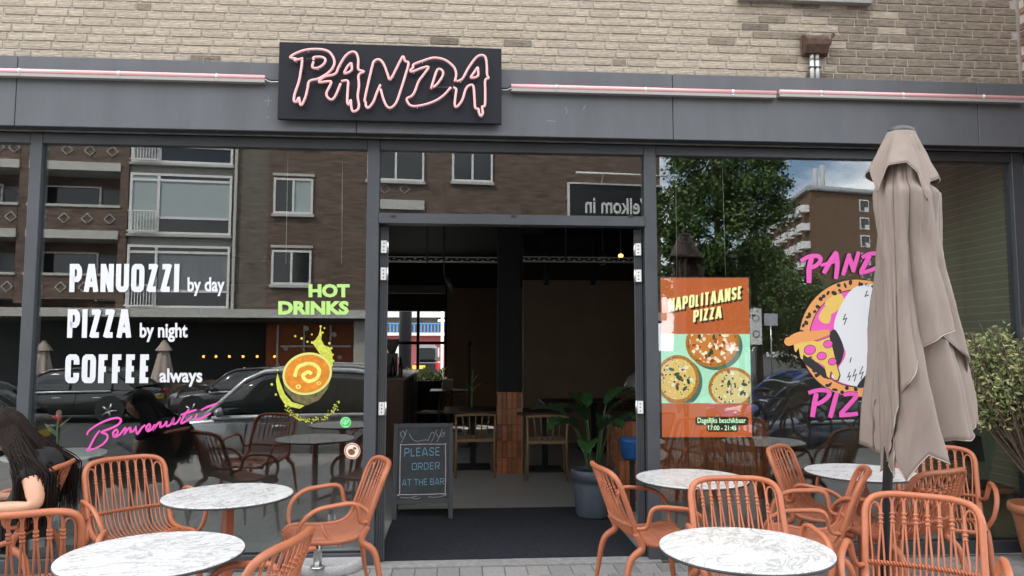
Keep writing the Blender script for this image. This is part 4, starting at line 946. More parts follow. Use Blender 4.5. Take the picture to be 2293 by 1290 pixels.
# box of menus / white books
q2 = on(992, 912, .745); mb_ = empty('book_stack', (q2.x, t3.y+.75, .745), .1, 'stack of white booklets on the rear table', 'books')
for k in range(7): MB().box(-.10, .10, -.07, .07, k*.028, k*.028+.025, .002).build('booklet', M('paper_white', (.6, .58, .52), .8), mb_, loc=(0, 0, 0), rot=(0, 0, random.uniform(-.06, .06)))
# plants in the back window
sh = empty('sill_planter', (0, YB-.12, fz0), 0, 'row of small leafy plants on the rear window sill', 'plant')
bx('trough', BLACK, fx0, fx1, -.1, .1, -.16, -.02, sh); rnd = random.Random(4); g = MB()
for k in range(900):
    x = rnd.uniform(fx0+.05, fx1-.02); p = Vector((x, rnd.uniform(-.09, .09), rnd.uniform(-.04, .16+.08*math.sin(x*17)))); d = Vector((rnd.gauss(0, .6), rnd.gauss(0, .6), 1)).normalized()*.06; s_ = d.orthogonal().normalized()*.016; g.quad(p, p+d*.5+s_, p+d, p+d*.5-s_)
g.build('foliage', M('sill_leaf', (.22, .26, .09), .6, var=.4, vscale=9), sh)
# vase with a stem on the left table
def vase(x, y, z, h, label, tulip=False):
    o = empty('flower_vase', (x, y, z), 0, label, 'vase')
    MB().lathe([(.03, 0), (.035, .01), (.028, h*.6), (.02, h*.8), (.026, h)], 18, cap1=False).build('vase', glass_mat('vase_glass', 1.45, (.85, .9, .88)), o)
    P = cat_rom([(0, 0, .01), (.006, .004, h), (.004, 0, h*1.9), (.012, 0, h*2.5)], 6); MB().tube(P, .0055, 8).build('stem', M('stem_green', (.16, .24, .07), .5), o)
    lm = MB()
    for k, (zz, an, L) in enumerate(((h*1.2, .4, .11), (h*1.25, 2.6, .10), (h*1.75, .9, .10))):
        d = Vector((math.cos(an), math.sin(an)*.5, .9)); s_ = Vector((-math.sin(an), math.cos(an), 0))*.022
        lm.grid(lambda u, v: Vector((.005, 0, zz))+d*L*u+s_*(2*v-1)*math.sin(math.pi*min(.98, .12+.86*u))+Vector((d.x, d.y, 0))*(.03*u*u), 8, 2)
    lm.build('leaf', M('tulip_leaf', (.13, .20, .08), .5), o)
    if tulip: MB().lathe([(.004, -.005), (.016, .005), (.021, .025), (.019, .045), (.010, .06), (.003, .064)], 14, (.012, 0, h*2.5)).build('flower', M('tulip_bud', (.30, .20, .16), .5, var=.5, vscale=60), o)
    return o
tv = at(124, 1016, .42)
vase(tv.x, .42, tv.z, .105, 'glass vase with a single tulip behind the left window', True)
it = empty('indoor_table', (tv.x, .42, 0), 0, 'white topped table behind the left window carrying the tulip', 'table'); link('table_top', MB().lathe([(.34, tv.z-.02), (.345, tv.z-.002)], 48).mesh('table_top', M('white_top', (.5, .5, .48), .4)), it); bx('column', BLACK, -.03, .03, -.03, .03, .02, tv.z-.021, it); MB().lathe([(.22, 0), (.22, .018)], 24).build('foot_plate', BLACK, it)
vA = on(1055, 930, .745); vase(pA.x-.02, pA.y+.72, .745, .20, 'clear vase with green stems on the dark table by the pillar')
# standing pole lamp
q = on(1050, 1000, 0); fl_ = empty('floor_lamp', (q.x, q.y, 0), 0, 'thin black floor lamp pole in the dark room', 'lamp'); MB().cyl((0, 0, .02), (0, 0, at(1050, 772, q.y).z), .014, 10).build('pole', DARKM, fl_); MB().lathe([(.13, 0), (.13, .02)], 20).build('foot', DARKM, fl_); MB().lathe([(.03, 0), (.04, .05), (.01, .08)], 12, (0, 0, at(1050, 775, q.y).z)).build('head', DARKM, fl_)
# ceiling tray, spots, bulb
TRY = 3.4
for a, b_, lab in ((868, 1113, 'galvanised cable tray under the ceiling left of the pillar'), (1171, 1438, 'galvanised cable tray under the ceiling right of the pillar')):
    A, B = at(a, 580, TRY), at(b_, 580, TRY); o = empty('cable_tray', (A.x, TRY, A.z-.03), 0, lab, 'cable tray', 'cable trays under the dark ceiling'); L = B.x-A.x
    ZN = M('galvanised', (.38, .38, .37), .5, .6)
    for z in (0, .05): bx('rail', ZN, 0, L, -.004, .004, z, z+.012, o)
    lt = MB(); n = int(L/.06)
    for k in range(n): lt.box(k*L/n, k*L/n+.030, -.004, .004, .0125+.016*(k % 2), .0265+.016*(k % 2))
    lt.build('perforated_web', ZN, o); bx('tray_floor', ZN, 0, L, .005, .10, 0, .004, o)
    bx('hanger', DARKM, L*.35, L*.35+.02, -.01, -.0045, -.02, 3.33-(A.z-.03), o)
for px, py, Y, lab in ((1222, 640, 5.2, 'black cylinder spotlight left of the three over the rear wall'), (1328, 640, 5.2, 'black cylinder spotlight in the middle over the rear wall'), (1424, 640, 5.2, 'black cylinder spotlight beside the right door jamb'), (1350, 592, 3.8, 'small black pendant lamp near the lit bulb')):
    p = at(px, py, Y); o = empty('ceiling_spotlight', p, 0, lab, 'spotlight', 'black spotlights under the ceiling'); MB().cyl((0, 0, 0), (0, 0, .14), .038, 14).build('housing', DARKM, o); MB().cyl((0, 0, .141), (0, 0, 3.34-p.z), .008, 6).build('rod', DARKM, o); MB().cyl((0, 0, -.001), (0, 0, -.006), .03, 14).build('lens', M('lens_grey', (.35, .32, .28), .3), o)
p = at(1390, 573, 3.6); o = empty('pendant_bulb', p, 0, 'single glowing amber bulb hanging under the ceiling', 'lamp'); MB().ell((0, 0, 0), (.032, .032, .026)).build('bulb', M('amber_bulb', (1, .55, .12), .4, emit=1.6), o); MB().cyl((0, 0, .025), (0, 0, 3.34-p.z), .005, 6).build('cord', DARKM, o)
p = at(1010, 650, 2.6); o = empty('track_spotlight', p, 0, 'black adjustable track spotlight above the bar', 'spotlight'); MB().tube([(-.05, 0, .13), (.02, 0, -.02)], .03, 12).build('housing', DARKM, o); MB().tube([(-.06, 0, .12), (-.08, 0, .2), (-.08, 0, 3.34-p.z)], .009, 6).build('arm', DARKM, o)

# ------------------------------------------------------------------ chalkboard
q = on(946, 1166, 0); ab = empty('chalkboard_stand', (q.x, q.y, .014), .03, 'black wooden A-frame chalkboard standing in the doorway', 'chalkboard')
FRB = M('board_frame', (.038, .041, .044), .55, var=.15); BRD = M('chalkboard', (.040, .044, .047), .8, var=.28, vscale=6)
W2, H2 = .25, .84; tilt = .16
ff = empty('front_board'); ff.parent = ab; ff.rotation_euler.x = -tilt; bb_ = empty('rear_board'); bb_.parent = ab; bb_.rotation_euler.x = tilt; bb_.location.y = .27
for pr, back in ((ff, 0), (bb_, 1)):
    for s in (-1, 1): MB().box(s*W2-.02, s*W2+.02, -.012, .012, 0, H2, .002).build('stile', FRB, pr)
    for z in (.13, H2-.04): MB().box(-W2+.021, W2-.021, -.011, .011, z, z+.04, .002).build('rail', FRB, pr)
    bx('board', BRD, -W2+.019, W2-.019, -.004, .004, .165, H2-.038, pr)
CF = lambda x, y, l: Vector((x, -.0046-.0004*l, y))
CHB = M('blue_chalk', (.17, .36, .48), .9, var=.45, vscale=120); CHP = M('pink_chalk', (.55, .45, .46), .9, var=.4, vscale=90); CHW = M('grey_chalk', (.34, .34, .34), .9, var=.4, vscale=90)
for tx, x0, x1, y, h in (('PLEASE', -.17, .15, .545, .075), ('ORDER', -.10, .15, .425, .062), ('AT THE BAR', -.185, .19, .29, .055)):
    Art(CF).text(tx, ((x0, y), (x1, y+.006), (0, h)), .85, .10, .22, 1).build('chalk_text', CHB, ff, label='blue chalk lettering '+tx)
Art(CF).ribbon([(p[0], p[1]) for p in sm2([(-.2, .215), (.17, .215), (.2, .24), (.2, .62), (.17, .65), (-.17, .65), (-.205, .62), (-.205, .24)], 4, True)], .006, True, 2).build('chalk_border', CHP, ff)
for st in ([(-.2, .67), (-.17, .73), (-.15, .79)], [(-.19, .71), (-.21, .75), (-.18, .77), (-.17, .73)], [(.12, .67), (.15, .73), (.17, .79)], [(.15, .73), (.19, .76), (.18, .72), (.15, .73)], [(.14, .71), (.11, .76), (.13, .78)], [(-.13, .75), (-.10, .70), (-.06, .68), (0, .69), (.04, .69)], [(.04, .68), (.06, .73), (.08, .76), (.10, .73), (.07, .67)], [(-.2, .19), (-.12, .185), (-.05, .20)], [(-.1, .185), (-.06, .175), (-.02, .185)], [(.05, .19), (.12, .185), (.2, .20)]):
    Art(CF).ribbon(sm2(st, 5), .0042, layer=1).build('chalk_drawing', CHW, ff)


# ------------------------------------------------------------------ big leaved plant in grey pot
q = on(1336, 1166, 0); bp = empty('potted_strelitzia', (q.x, q.y+.12, .014 if q.y < p0.y else 0), 0, 'tall broad leaved plant in a blue grey pot in the doorway', 'plant')
MB().lathe([(.15, 0), (.165, .02), (.185, .28), (.188, .33), (.202, .335), (.208, .41), (.20, .425), (.188, .42), (.182, .38)], 40).build('pot', M('slate_pot', (.085, .10, .125), .55, var=.12, vscale=12), bp)
MB().lathe([(.18, .385), (.05, .395)], 24, cap0=False).build('soil', M('soil', (.02, .014, .01), .95), bp)
LFM = M('strelitzia_leaf', (.022, .058, .018), .33, var=.3, vscale=5); STM = M('strelitzia_stem', (.04, .08, .025), .5)
rnd = random.Random(21)
for k, (az, hgt, lean, L, wd, drp) in enumerate(((2.9, .50, .20, .36, .105, .45), (-.6, .46, .16, .36, .11, .95), (-1.3, .40, .12, .42, .105, .55), (-2.3, .48, .10, .40, .11, .30), (.4, .60, .10, .36, .10, .22), (1.8, .56, .14, .36, .12, .35), (3.6, .42, .16, .32, .125, .75), (-.15, .52, .08, .40, .06, .06), (1.0, .42, .18, .34, .12, .85), (4.4, .30, .22, .26, .10, .9))):
    dx, dy = math.cos(az), math.sin(az); a0 = Vector((dx*.04, dy*.04, .39)); a1 = a0+Vector((dx*lean*.45, dy*lean*.45, hgt*.62)); a2 = a0+Vector((dx*lean, dy*lean, hgt))
    P = cat_rom([a0, a1, a2], 6); MB().tube(P, [.012-.005*i/len(P) for i in range(len(P))], 7).build('stalk', STM, bp)
    d0 = (a2-a1).normalized(); side = Vector((-dy, dx, 0)); mid = []
    c = a2.copy(); d = (d0*.5+Vector((dx, dy, .3))*.6).normalized()
    for i in range(15):
        mid.append(c.copy()); d = (d+Vector((dx*.03, dy*.03, -drp*.13))).normalized(); c = c+d*L/14
    def leaf(u, v):
        f = u*14; i = min(13, int(f)); p = mid[i].lerp(mid[i+1], f-i); ww = wd*math.sin(math.pi*min(.985, u**.8*.97+.02))**.75; s_ = 2*v-1
        dd = (mid[i+1]-mid[i]).normalized(); nn = side.cross(dd); return p+side*ww*s_*.92+nn*(-abs(s_))*ww*.45+nn*.008*math.sin(u*40+s_*3)*abs(s_)
    MB().grid(leaf, 22, 8).build('leaf', LFM, bp)
# black stacking chair behind the right window
q = on(2195, 1222, 0); sc_ = empty('black_chair', (q.x+.06, .30, 0), R(168), 'black chair with curved back standing behind the right window', 'chair')
MB().grid(lambda u, v: Vector(((2*u-1)*.20, -.20-.05*(1-(2*u-1)**2)-.03*v, .60+.22*v-.03*v*abs(2*u-1)**4)), 14, 5).build('backrest', M('black_ply', (.012, .012, .012), .4), sc_)
MB().box(-.2, .2, -.18, .2, .44, .46, .008).build('seat', M('black_ply', (0, 0, 0)), sc_)
for s in (-1, 1):
    MB().tube(cat_rom([(s*.24, -.30, 0), (s*.21, -.20, .44), (s*.205, -.225, .62), (s*.20, -.235, .74)], 5), .011, 8).build('leg', DARKM, sc_); MB().tube([(s*.23, .24, 0), (s*.20, .18, .44)], .011, 8).build('leg', DARKM, sc_)
# hanging threads seen in both windows
THR = M('nylon_thread', (.35, .36, .30), .4)
for (a, b_, lab) in (((645, 332), (640, 592), 'pale hanging thread in the left window, first from the left'), ((767, 345), (765, 592), 'pale hanging thread in the left window near the entrance'), ((1513, 352), (1515, 620), 'pale thread above the left edge of the advertising screen'), ((1617, 352), (1625, 620), 'pale thread above the right edge of the advertising screen')):
    A, B = at(*a, .09), at(*b_, .09); tag(MB().tube([A, B], .0022, 5).build('hanging_thread', THR), lab, 'thread', 'threads hanging in the windows')
# ------------------------------------------------------------------ the street behind the camera (seen in the glass)
ALF = R(5.5); OD = 24.6; ZG = -.55
def ob(px, py):                          # position on the front of the building across the street, as mirrored in the glass
    d = ray(px, py); n = Vector((-math.sin(ALF), math.cos(ALF), 0)); t = n.dot(Vector((0, OD, 0))-CAM)/n.dot(d); q = CAM+d*t-Vector((0, OD, 0))
    return q.x*math.cos(ALF)+q.y*math.sin(ALF), q.z
OBR = M('street_brick', (.13, .090, .070), .9, var=.62, vscale=2.6, bump=.6, bscale=14, stretch=(.6, 1, 3.2), detail=14.); OBG = M('street_grey_brick', (.145, .124, .10), .9, var=.58, vscale=2.6, bump=.6, bscale=14, stretch=(.6, 1, 3.2), detail=14.)
CONC = M('pale_concrete', (.50, .49, .45), .8, var=.12); WFR = M('white_window_frame', (.74, .74, .72), .5); GREYP = M('grey_spandrel', (.24, .235, .21), .8, var=.1)
DGL = M('dark_window_glass', (.012, .014, .016), .08, spec=.8); BLIND = M('pale_blind', (.36, .42, .42), .7, var=.06); CURT = M('curtain', (.20, .21, .22), .8, var=.3, vscale=5, stretch=(8, 1, .2))
bd = empty('apartment_building', (0, -OD, 0), -ALF, 'brown brick flats across the street mirrored in the windows', 'building')
UL, UR = ob(-260, 500)[0], ob(1478, 440)[0]; HT = 15.0; DP = 9
zc = ob(300, 693)[1]                       # top of ground floor
st = [ob(180, y)[1] for y in (680, 525, 366, 208)]   # slab bands
SH = st[1]-st[0]
# loggia zone (left), bay zone, plain brick zones
ua, ub, uc, ud = ob(268, 450)[0], ob(287, 450)[0], ob(522, 450)[0], ob(600, 450)[0]
def b_(nm, mt, x0, x1, y0, y1, z0, z1): return bx(nm, mt, x0, x1, y0, y1, z0, z1, bd)
b_('wall', OBR, ua, ub-.01, -DP, 0, zc, HT); b_('wall', OBG, uc+.01, ud, -DP, 0, zc, HT); b_('wall', OBR, ud+.001, UR, -DP, 0, zc, HT)
b_('wall', GREYP, ub, uc, -DP, -.12, zc, HT); b_('wall', OBR, UL, ua-.01, -DP, -1.3, zc, HT)
b_('roof', CONC, UL, UR+.1, -DP, .1, HT, HT+.3)
b_('canopy', CONC, UL, UR, -.2, .55, zc-.30, zc+.02)
# ground floor shops
b_('shop_wall', M('shop_dark', (.03, .03, .03), .6), UL, ud-.3, -4.6, -4.4, ZG, zc-.31); b_('shop_floor', CONC, UL, UR, -4.39, 3.0, ZG-.3, ZG); b_('shop_ceiling', M('shop_ceiling', (.10, .09, .08), .8), UL, UR, -4.39, -.01, zc-.40, zc-.31)
ORG = M('orange_shop', (.36, .10, .03), .7, var=.12)
b_('shop_wall', ORG, ud-.29, ob(792, 760)[0], -2.6, -2.4, ZG, zc-.41)
for px in (792, 986, 1180, 1380): u = ob(px, 760)[0]; b_('pier', M('pale_pier', (.40, .38, .33), .8), u, u+.6, -.5, -.02, ZG, zc-.31)
for k in range(4): u = ob(600+k*64, 760)[0]; b_('shop_frame', WFR, u, u+.07, -2.38, -2.30, ZG+.9, zc-.5)
b_('shop_frame', WFR, ud+.3, ob(780, 760)[0], -2.38, -2.30, ZG+2.05, ZG+2.13); b_('shop_frame', WFR, ob(715, 800)[0], ob(790, 800)[0], -2.2, -2.12, ZG+.9, ZG+.98)
for k in range(9): u = ob(718+k*8, 800)[0]; b_('baluster', WFR, u, u+.06, -2.2, -2.15, ZG+.1, ZG+.9)
for k in range(5): u0 = ob(80+k*100, 860)[0]; b_('terrace_screen', M('terrace_brown', (.10, .065, .045), .8), u0, u0+1.55, .9, .95, ZG, ZG+.85)
b_('parapet_wall', M('wine_slats', (.13, .085, .07), .8), ob(300, 850)[0], ob(580, 850)[0], -.9, -.8, ZG, ZG+.75)
BULB = M('warm_bulb', (1, .42, .08), .5, emit=5.)
for px in (427, 457, 489, 522, 556, 598, 655): u, z = ob(px, 800); MB().ell((u, -2.0, z), .055, 8, 6).build('lamp', BULB, bd)
# loggias
nfl = 4
for k in range(nfl):
    z0 = st[0]+k*SH
    segs = [(UL, ob(-120, 450)[0]), (ob(-100, 450)[0], ob(40, 450)[0]), (ob(62, 450)[0], ua)]
    for (x0, x1) in segs:
        b_('slab_edge', CONC, x0, x1, -1.29, .06, z0-.16, z0+.16) if k else None
        if k < nfl: 
            zb0, zb1 = z0+.17, z0+SH*.40; b_('parapet', OBR, x0, x1, -.14, .0, zb0, zb1); b_('parapet_cap', CONC, x0-.03, x1+.03, -.17, .05, zb1+.001, zb1+.10)
            w_ = b_('loggia_window', DGL, x0+.1, x1-1.2, -1.28, -1.24, zb0+.4, z0+SH-.62); b_('loggia_door', CURT, x1-1.05, x1-.2, -1.28, -1.23, zb0, z0+SH-.62)
            for xx_ in (x0+.04, x1-1.16, x1-.18): b_('window_frame', WFR, xx_, xx_+.08, -1.24, -1.17, zb0, z0+SH-.55)
            b_('window_frame', WFR, x0+.13, x1-1.17, -1.235, -1.175, z0+SH-.60, z0+SH-.54)
        if k < 4:
            n = 4
            for i in range(n):
                xc = x0+(x1-x0)*(i+.6)/n; zc_ = (zb0+zb1)/2; g = MB(); s_ = .19
                g.tube([(xc, .012, zc_-s_), (xc+s_, .012, zc_), (xc, .012, zc_+s_), (xc-s_, .012, zc_)], .028, 4, closed=True); g.build('diamond_tile', CONC, bd)
    if k < 3: b_('wall_strip', OBR, segs[1][1]+.01, segs[2][0]-.01, -1.29, -.01, z0, z0+SH)
b_('wall_strip', OBR, segs[0][1]+.01, segs[1][0]-.01, -1.29, -.02, zc, HT)
# bay of large windows
def framed(x0, x1, z0, z1, mull=(), rails=(), fr=.09, y=-.08, panes_=None):
    for z in (z0, z1-fr): b_('window_frame', WFR, x0, x1, y, y+.10, z, z+fr)
    for x in [x0, x1-fr]+list(mull): b_('window_frame', WFR, x, x+fr, y+.002, y+.098, z0+fr, z1-fr)
    for (z, xa, xb) in rails: b_('window_frame', WFR, xa, xb, y+.004, y+.096, z, z+fr)
    for (xa, xb, za, zb, mt) in (panes_ or [(x0+fr, x1-fr, z0+fr, z1-fr, DGL)]): b_('window_pane', mt, xa, xb, y+.01, y+.05, za, zb)
xm_ = ob(352, 450)[0]
for k, (ya, yb) in enumerate(((690, 550), (525, 390), (366, 228), (206, 68))):
    z0, z1 = ob(400, ya)[1], ob(400, yb)[1]; zr = z0+(z1-z0)*.25; zt_ = z0+(z1-z0)*.87; bl = (CURT, BLIND, DGL, BLIND)[k]
    framed(ub+.05, uc-.05, z0, z1, (xm_,), ((zr, xm_+.1, uc-.15), (zt_, ub+.15, xm_), (zt_, xm_+.1, uc-.15)), panes_=[(ub+.14, xm_, z0+.1, z1-.1, (DGL, BLIND, CURT, DGL)[k]), (xm_+.1, uc-.14, zr+.1, zt_, bl), (xm_+.1, uc-.14, z0+.1, zr, DGL), (xm_+.1, uc-.14, zt_+.1, z1-.1, DGL)])
    b_('spandrel_sill', CONC, ub, uc, -.11, .08, z0-.10, z0-.02)
    for i in range(10): x = ub+.1+i*(xm_-ub-.1)/9; b_('balcony_bar', WFR, x, x+.03, .16, .19, z0+.1, z0+.82)
    for z in (z0+.05, z0+.83): b_('balcony_rail', WFR, ub+.05, xm_+.05, .15, .20, z, z+.05)
b_('downpipe', CONC, uc+.05, uc+.15, .01, .11, zc, HT)
# small windows in the brick
for (x0, x1, ya, yb) in ((612, 702, 478, 402), (607, 698, 637, 562), (618, 707, 318, 245), (822, 950, 403, 338), (1012, 1103, 406, 340), (1200, 1300, 250, 180), (1020, 1110, 240, 170), (830, 950, 238, 168)):
    u0, z0 = ob(x0, ya); u1, z1 = ob(x1, yb); um = (u0+u1)/2
    framed(u0, u1, z0, z1, (um-.04,), (), .08, -.02, [(u0+.08, um-.04, z0+.08, z1-.08, DGL), (um+.04, u1-.08, z0+.08, z1-.08, BLIND if x0 == 612 else DGL)]); b_('window_sill', CONC, u0-.06, u1+.06, .0, .14, z0-.12, z0-.01); b_('lintel', CONC, u0-.05, u1+.05, .0, .06, z1+.10, z1+.2)
u0, z0 = ob(822, 467); u1, z1 = ob(950, 450); b_('slab_edge', CONC, u0, u1, .0, .08, z0, z1)
for px in (862, 906): 
    u, z = ob(px, 423); MB().tube([(u, .012, z-.2), (u+.2, .012, z), (u, .012, z+.2), (u-.2, .012, z)], .028, 4, closed=True).build('diamond_tile', CONC, bd)
# welcome sign on its wall
u0, z0 = ob(1274, 505); u1, z1 = ob(1476, 421)
ws = empty('welcome_sign', (0, -OD, 0), -ALF, 'black board reading Welkom in on the building across the street', 'sign')
bx('board', M('sign_night', (.010, .013, .016), .5), u0, u1, .02, .16, z0, z1, ws); 
for (a, c, e, f) in ((u0-.07, u0-.001, z0, z1+.07), (u1+.001, u1+.07, z0, z1+.07), (u0, u1, z1+.001, z1+.07)): bx('frame', WFR, a, c, .01, .18, e, f, ws)
MB().cyl((u0+.2, .45, z1+.42), (u1+.2, .45, z1+.42), .05, 8).build('lamp_bar', WFR, ws)
for k in (.35, .8): x = u0+(u1-u0)*k; MB().tube([(x, .05, z1+.05), (x, .3, z1+.3), (x, .45, z1+.42)], .025, 6).build('lamp_arm', WFR, ws)
# seen in the mirror the text runs from right to left; on the real wall (facing +y) left is +x
def wsf(x, y, l): return Vector((u1-.12-x, .1635+l*.002, y))
wa = Art(wsf); hh = z1-z0; wl = u1-ob(1308, 465)[0]-.12
wa.font('Welkom in', (0.05, z1-hh*.30, wl, z1-hh*.70), .02); wa.build('lettering', WFR, ws)

# tall flats far behind
fb = empty('tower_flats', (0, 0, 0), 0, 'tall brown flats with white balconies far down the side street', 'building')
def vr(px, py, dep): q = CAM+ray(px, py)*dep; return Vector((q.x, -q.y, q.z))
c1 = vr(1820, 640, 110); c2 = vr(2080, 640, 117); c3 = vr(1738, 640, 132); HB = vr(1820, 420, 110).z
exw = Vector((c2.x-c1.x, c2.y-c1.y, 0)); EW = exw.length; fb.location = (c1.x, c1.y, 0); fb.rotation_euler.z = math.atan2(exw.y, exw.x)
TWR = M('tower_brown', (.17, .10, .062), .9, var=.1); exn = exw.normalized(); syn = Vector((c3.x-c1.x, c3.y-c1.y, 0)); loc3 = Vector((syn.dot(exn), syn.dot(Vector((-exn.y, exn.x, 0))), 0)); SLN = loc3.length; sd_ = loc3.normalized()
b = MB(); q0, q1 = Vector((0, 0, 0)), Vector((EW, 0, 0)); q2 = q1+loc3*1.4; q3 = loc3*1.4
for a_, c_ in ((q0, q1), (q1, q2), (q2, q3), (q3, q0)): b.quad(a_+Vector((0, 0, -1)), c_+Vector((0, 0, -1)), c_+Vector((0, 0, HB)), a_+Vector((0, 0, HB)))
b.quad(*[p+Vector((0, 0, HB)) for p in (q0, q1, q2, q3)]); b.build('wall', TWR, fb)
sgn = 1 if loc3.y < 0 else -1
FY = .05*sgn
ro = MB()
for a_, c_ in ((q0, q1), (q3, q0)): ro.tube([a_+Vector((0, 0, HB+.2)), c_+Vector((0, 0, HB+.2))], .55, 4)
ro.build('roof_edge', M('roof_grey', (.33, .34, .36), .6), fb)
rz_ = 2.78
for k in range(9):
    z = HB-1.9-k*rz_
    for ux in (.45, .78):
        x = EW*ux; bx('window', WFR, x-.9, x+.9, min(FY, 0), max(FY, 0)+.02, z-1.0, z+.9, fb); bx('window_pane', DGL, x-.7, x-.05, min(FY*2, -.02), max(FY*2, 0)+.04, z-.8, z+.7, fb); bx('window_pane', DGL, x+.05, x+.7, min(FY*2, -.02), max(FY*2, 0)+.04, z-.2, z+.7, fb)
    side = sd_.cross(Vector((0, 0, 1))); side = side if side.x < 0 else -side
    for j in range(6):
        a_ = loc3*(j/6*1.2+.02); e_ = loc3*(j/6*1.2+.14); g = MB(); z0 = z-1.5
        for t0, t1, mt_ in ((0, 1.05, 0),):
            P = [a_, e_, e_+side*1.3, a_+side*1.3]; g.quad(*[p+Vector((0, 0, z0)) for p in P]); g.quad(P[3]+Vector((0, 0, z0)), P[2]+Vector((0, 0, z0)), P[2]+Vector((0, 0, z0+1.1)), P[3]+Vector((0, 0, z0+1.1)))
            g.quad(P[0]+Vector((0, 0, z0)), P[3]+Vector((0, 0, z0)), P[3]+Vector((0, 0, z0+1.1)), P[0]+Vector((0, 0, z0+1.1)))
        g.build('balcony', WFR, fb)
for px, py in ((1825, 378), (1841, 370), (1752, 425)):
    q = vr(px, py, 116); q = fb.matrix_world.inverted() @ q if False else q; rel = Vector((q.x-c1.x, q.y-c1.y, 0)); lx, ly = rel.dot(exn), rel.dot(Vector((-exn.y, exn.x, 0)))
    MB().cyl((lx, ly, HB-2), (lx, ly, q.z), .35, 6).build('antenna', M('mast_grey', (.45, .46, .48), .5), fb)

# street trees --------------------------------------------------------------
LFA = M('lime_leaf', (.048, .098, .022), .6, var=.55, vscale=1.2); LFB = M('lime_leaf_light', (.10, .16, .035), .6, var=.4, vscale=1.2); TBK2 = M('tree_bark', (.09, .07, .05), .9, var=.3)
def tree(loc, H, RX, RZ, zc_, n, seed, label, lsz=.16):
    rnd = random.Random(seed); o = empty('street_tree', loc, 0, label, 'tree', 'street trees mirrored in the right window')
    tr_ = MB().tube([(0, 0, -.6), (.05, 0, H*.3), (0, .05, zc_), (0, 0, zc_+RZ*.6)], [.22, .17, .11, .03], 8); tips = []
    for k in range(16):
        a = rnd.uniform(0, 6.3); z = rnd.uniform(H*.3, zc_+RZ*.3); q = Vector((math.cos(a)*RX*rnd.uniform(.4, .8), math.sin(a)*RX*rnd.uniform(.4, .8), z+rnd.uniform(.3, RZ*.5))); tr_.tube([(0, 0, z), (q.x*.5, q.y*.5, z+.3), q], [.06, .04, .012], 5)
    tr_.build('trunk', TBK2, o); cl = []
    for k in range(190):
        while True:
            d = Vector((rnd.uniform(-1, 1), rnd.uniform(-1, 1), rnd.uniform(-1, 1)))
            if .35 < d.length < 1: break
        cl.append((Vector((d.x*RX, d.y*RX, zc_+d.z*RZ)), rnd.uniform(.4, .85)*RX*.30))
    mbs = [MB(), MB()]
    for k in range(n):
        c, r_ = rnd.choice(cl); p = c+Vector((rnd.gauss(0, .5), rnd.gauss(0, .5), rnd.gauss(0, .45)))*r_
        d = Vector((rnd.gauss(0, 1), rnd.gauss(0, 1), rnd.gauss(-.2, .6))).normalized(); s_ = d.orthogonal().normalized(); s_.rotate(Matrix.Rotation(rnd.uniform(0, 6.3), 3, d)); L = lsz*rnd.uniform(.6, 1.3)
        mbs[0 if rnd.random() < .65 else 1].quad(p, p+d*L*.5+s_*L*.34, p+d*L, p+d*L*.5-s_*L*.34)
    mbs[0].build('crown', LFA, o); mbs[1].build('crown', LFB, o)
t_ = vr(1612, 800, 27); tree((t_.x, t_.y, ZG), 12, 2.45, 4.6, 7.0, 60000, 1, 'large dense green street tree at the end of the flats', .135)
t_ = vr(1700, 800, 40); tree((t_.x, t_.y, ZG), 7, 2.4, 3.0, 4.8, 20000, 2, 'second green street tree behind the large one', .17)
t_ = vr(1800, 800, 42); tree((t_.x, t_.y, ZG), 7, 2.3, 2.6, 3.6, 16000, 3, 'low green tree in front of the tall flats', .16)
t_ = vr(1905, 800, 44); tree((t_.x, t_.y, ZG), 7, 2.4, 2.4, 3.8, 16000, 4, 'low green tree furthest to the right by the tall flats', .16)
t_ = vr(1660, 800, 46); tree((t_.x, t_.y, ZG), 7, 3.0, 2.6, 4.6, 9000, 6, 'green tree in the gap beside the flats', .24)

# street signs ----------------------------------------------------------------
p = vr(1692, 760, 36); sgp = empty('traffic_sign', (p.x, p.y, ZG), 0, 'grey post with red yield triangle and white parking plates', 'sign')
zq = lambda y: vr(1692, y, 36).z-ZG
MB().cyl((0, 0, 0), (0, 0, zq(640)), .04, 8).build('post', STEEL, sgp)
for r_, mt, y in ((.50, M('sign_red', (.5, .02, .02), .4), .06), (.33, WFR, .075)): MB().poly(*[(r_*math.cos(a), y, zq(664)+r_*math.sin(a)) for a in (-math.pi/2, R(30), R(150))]).build('yield_plate', mt, sgp)
MB().box(-.30, .30, .05, .08, zq(772), zq(690), .01).build('plate', WFR, sgp)
for y in (712, 748): MB().tube([(.16*math.cos(a*.524), .085, zq(y)+.16*math.sin(a*.524)) for a in range(12)], .02, 4, closed=True).build('plate_ring', DARKM, sgp)
p = vr(1726, 716, 36); pl2 = empty('street_name_plate', (p.x, p.y, ZG), 0, 'small white street plate on a thin post', 'sign'); MB().cyl((0, -.03, 0), (0, -.03, p.z-ZG+.3), .03, 8).build('post', STEEL, pl2); MB().box(-.34, .34, .0, .03, p.z-ZG-.3, p.z-ZG+.3, .01).build('plate', M('plate_pale', (.42, .44, .48), .5), pl2)

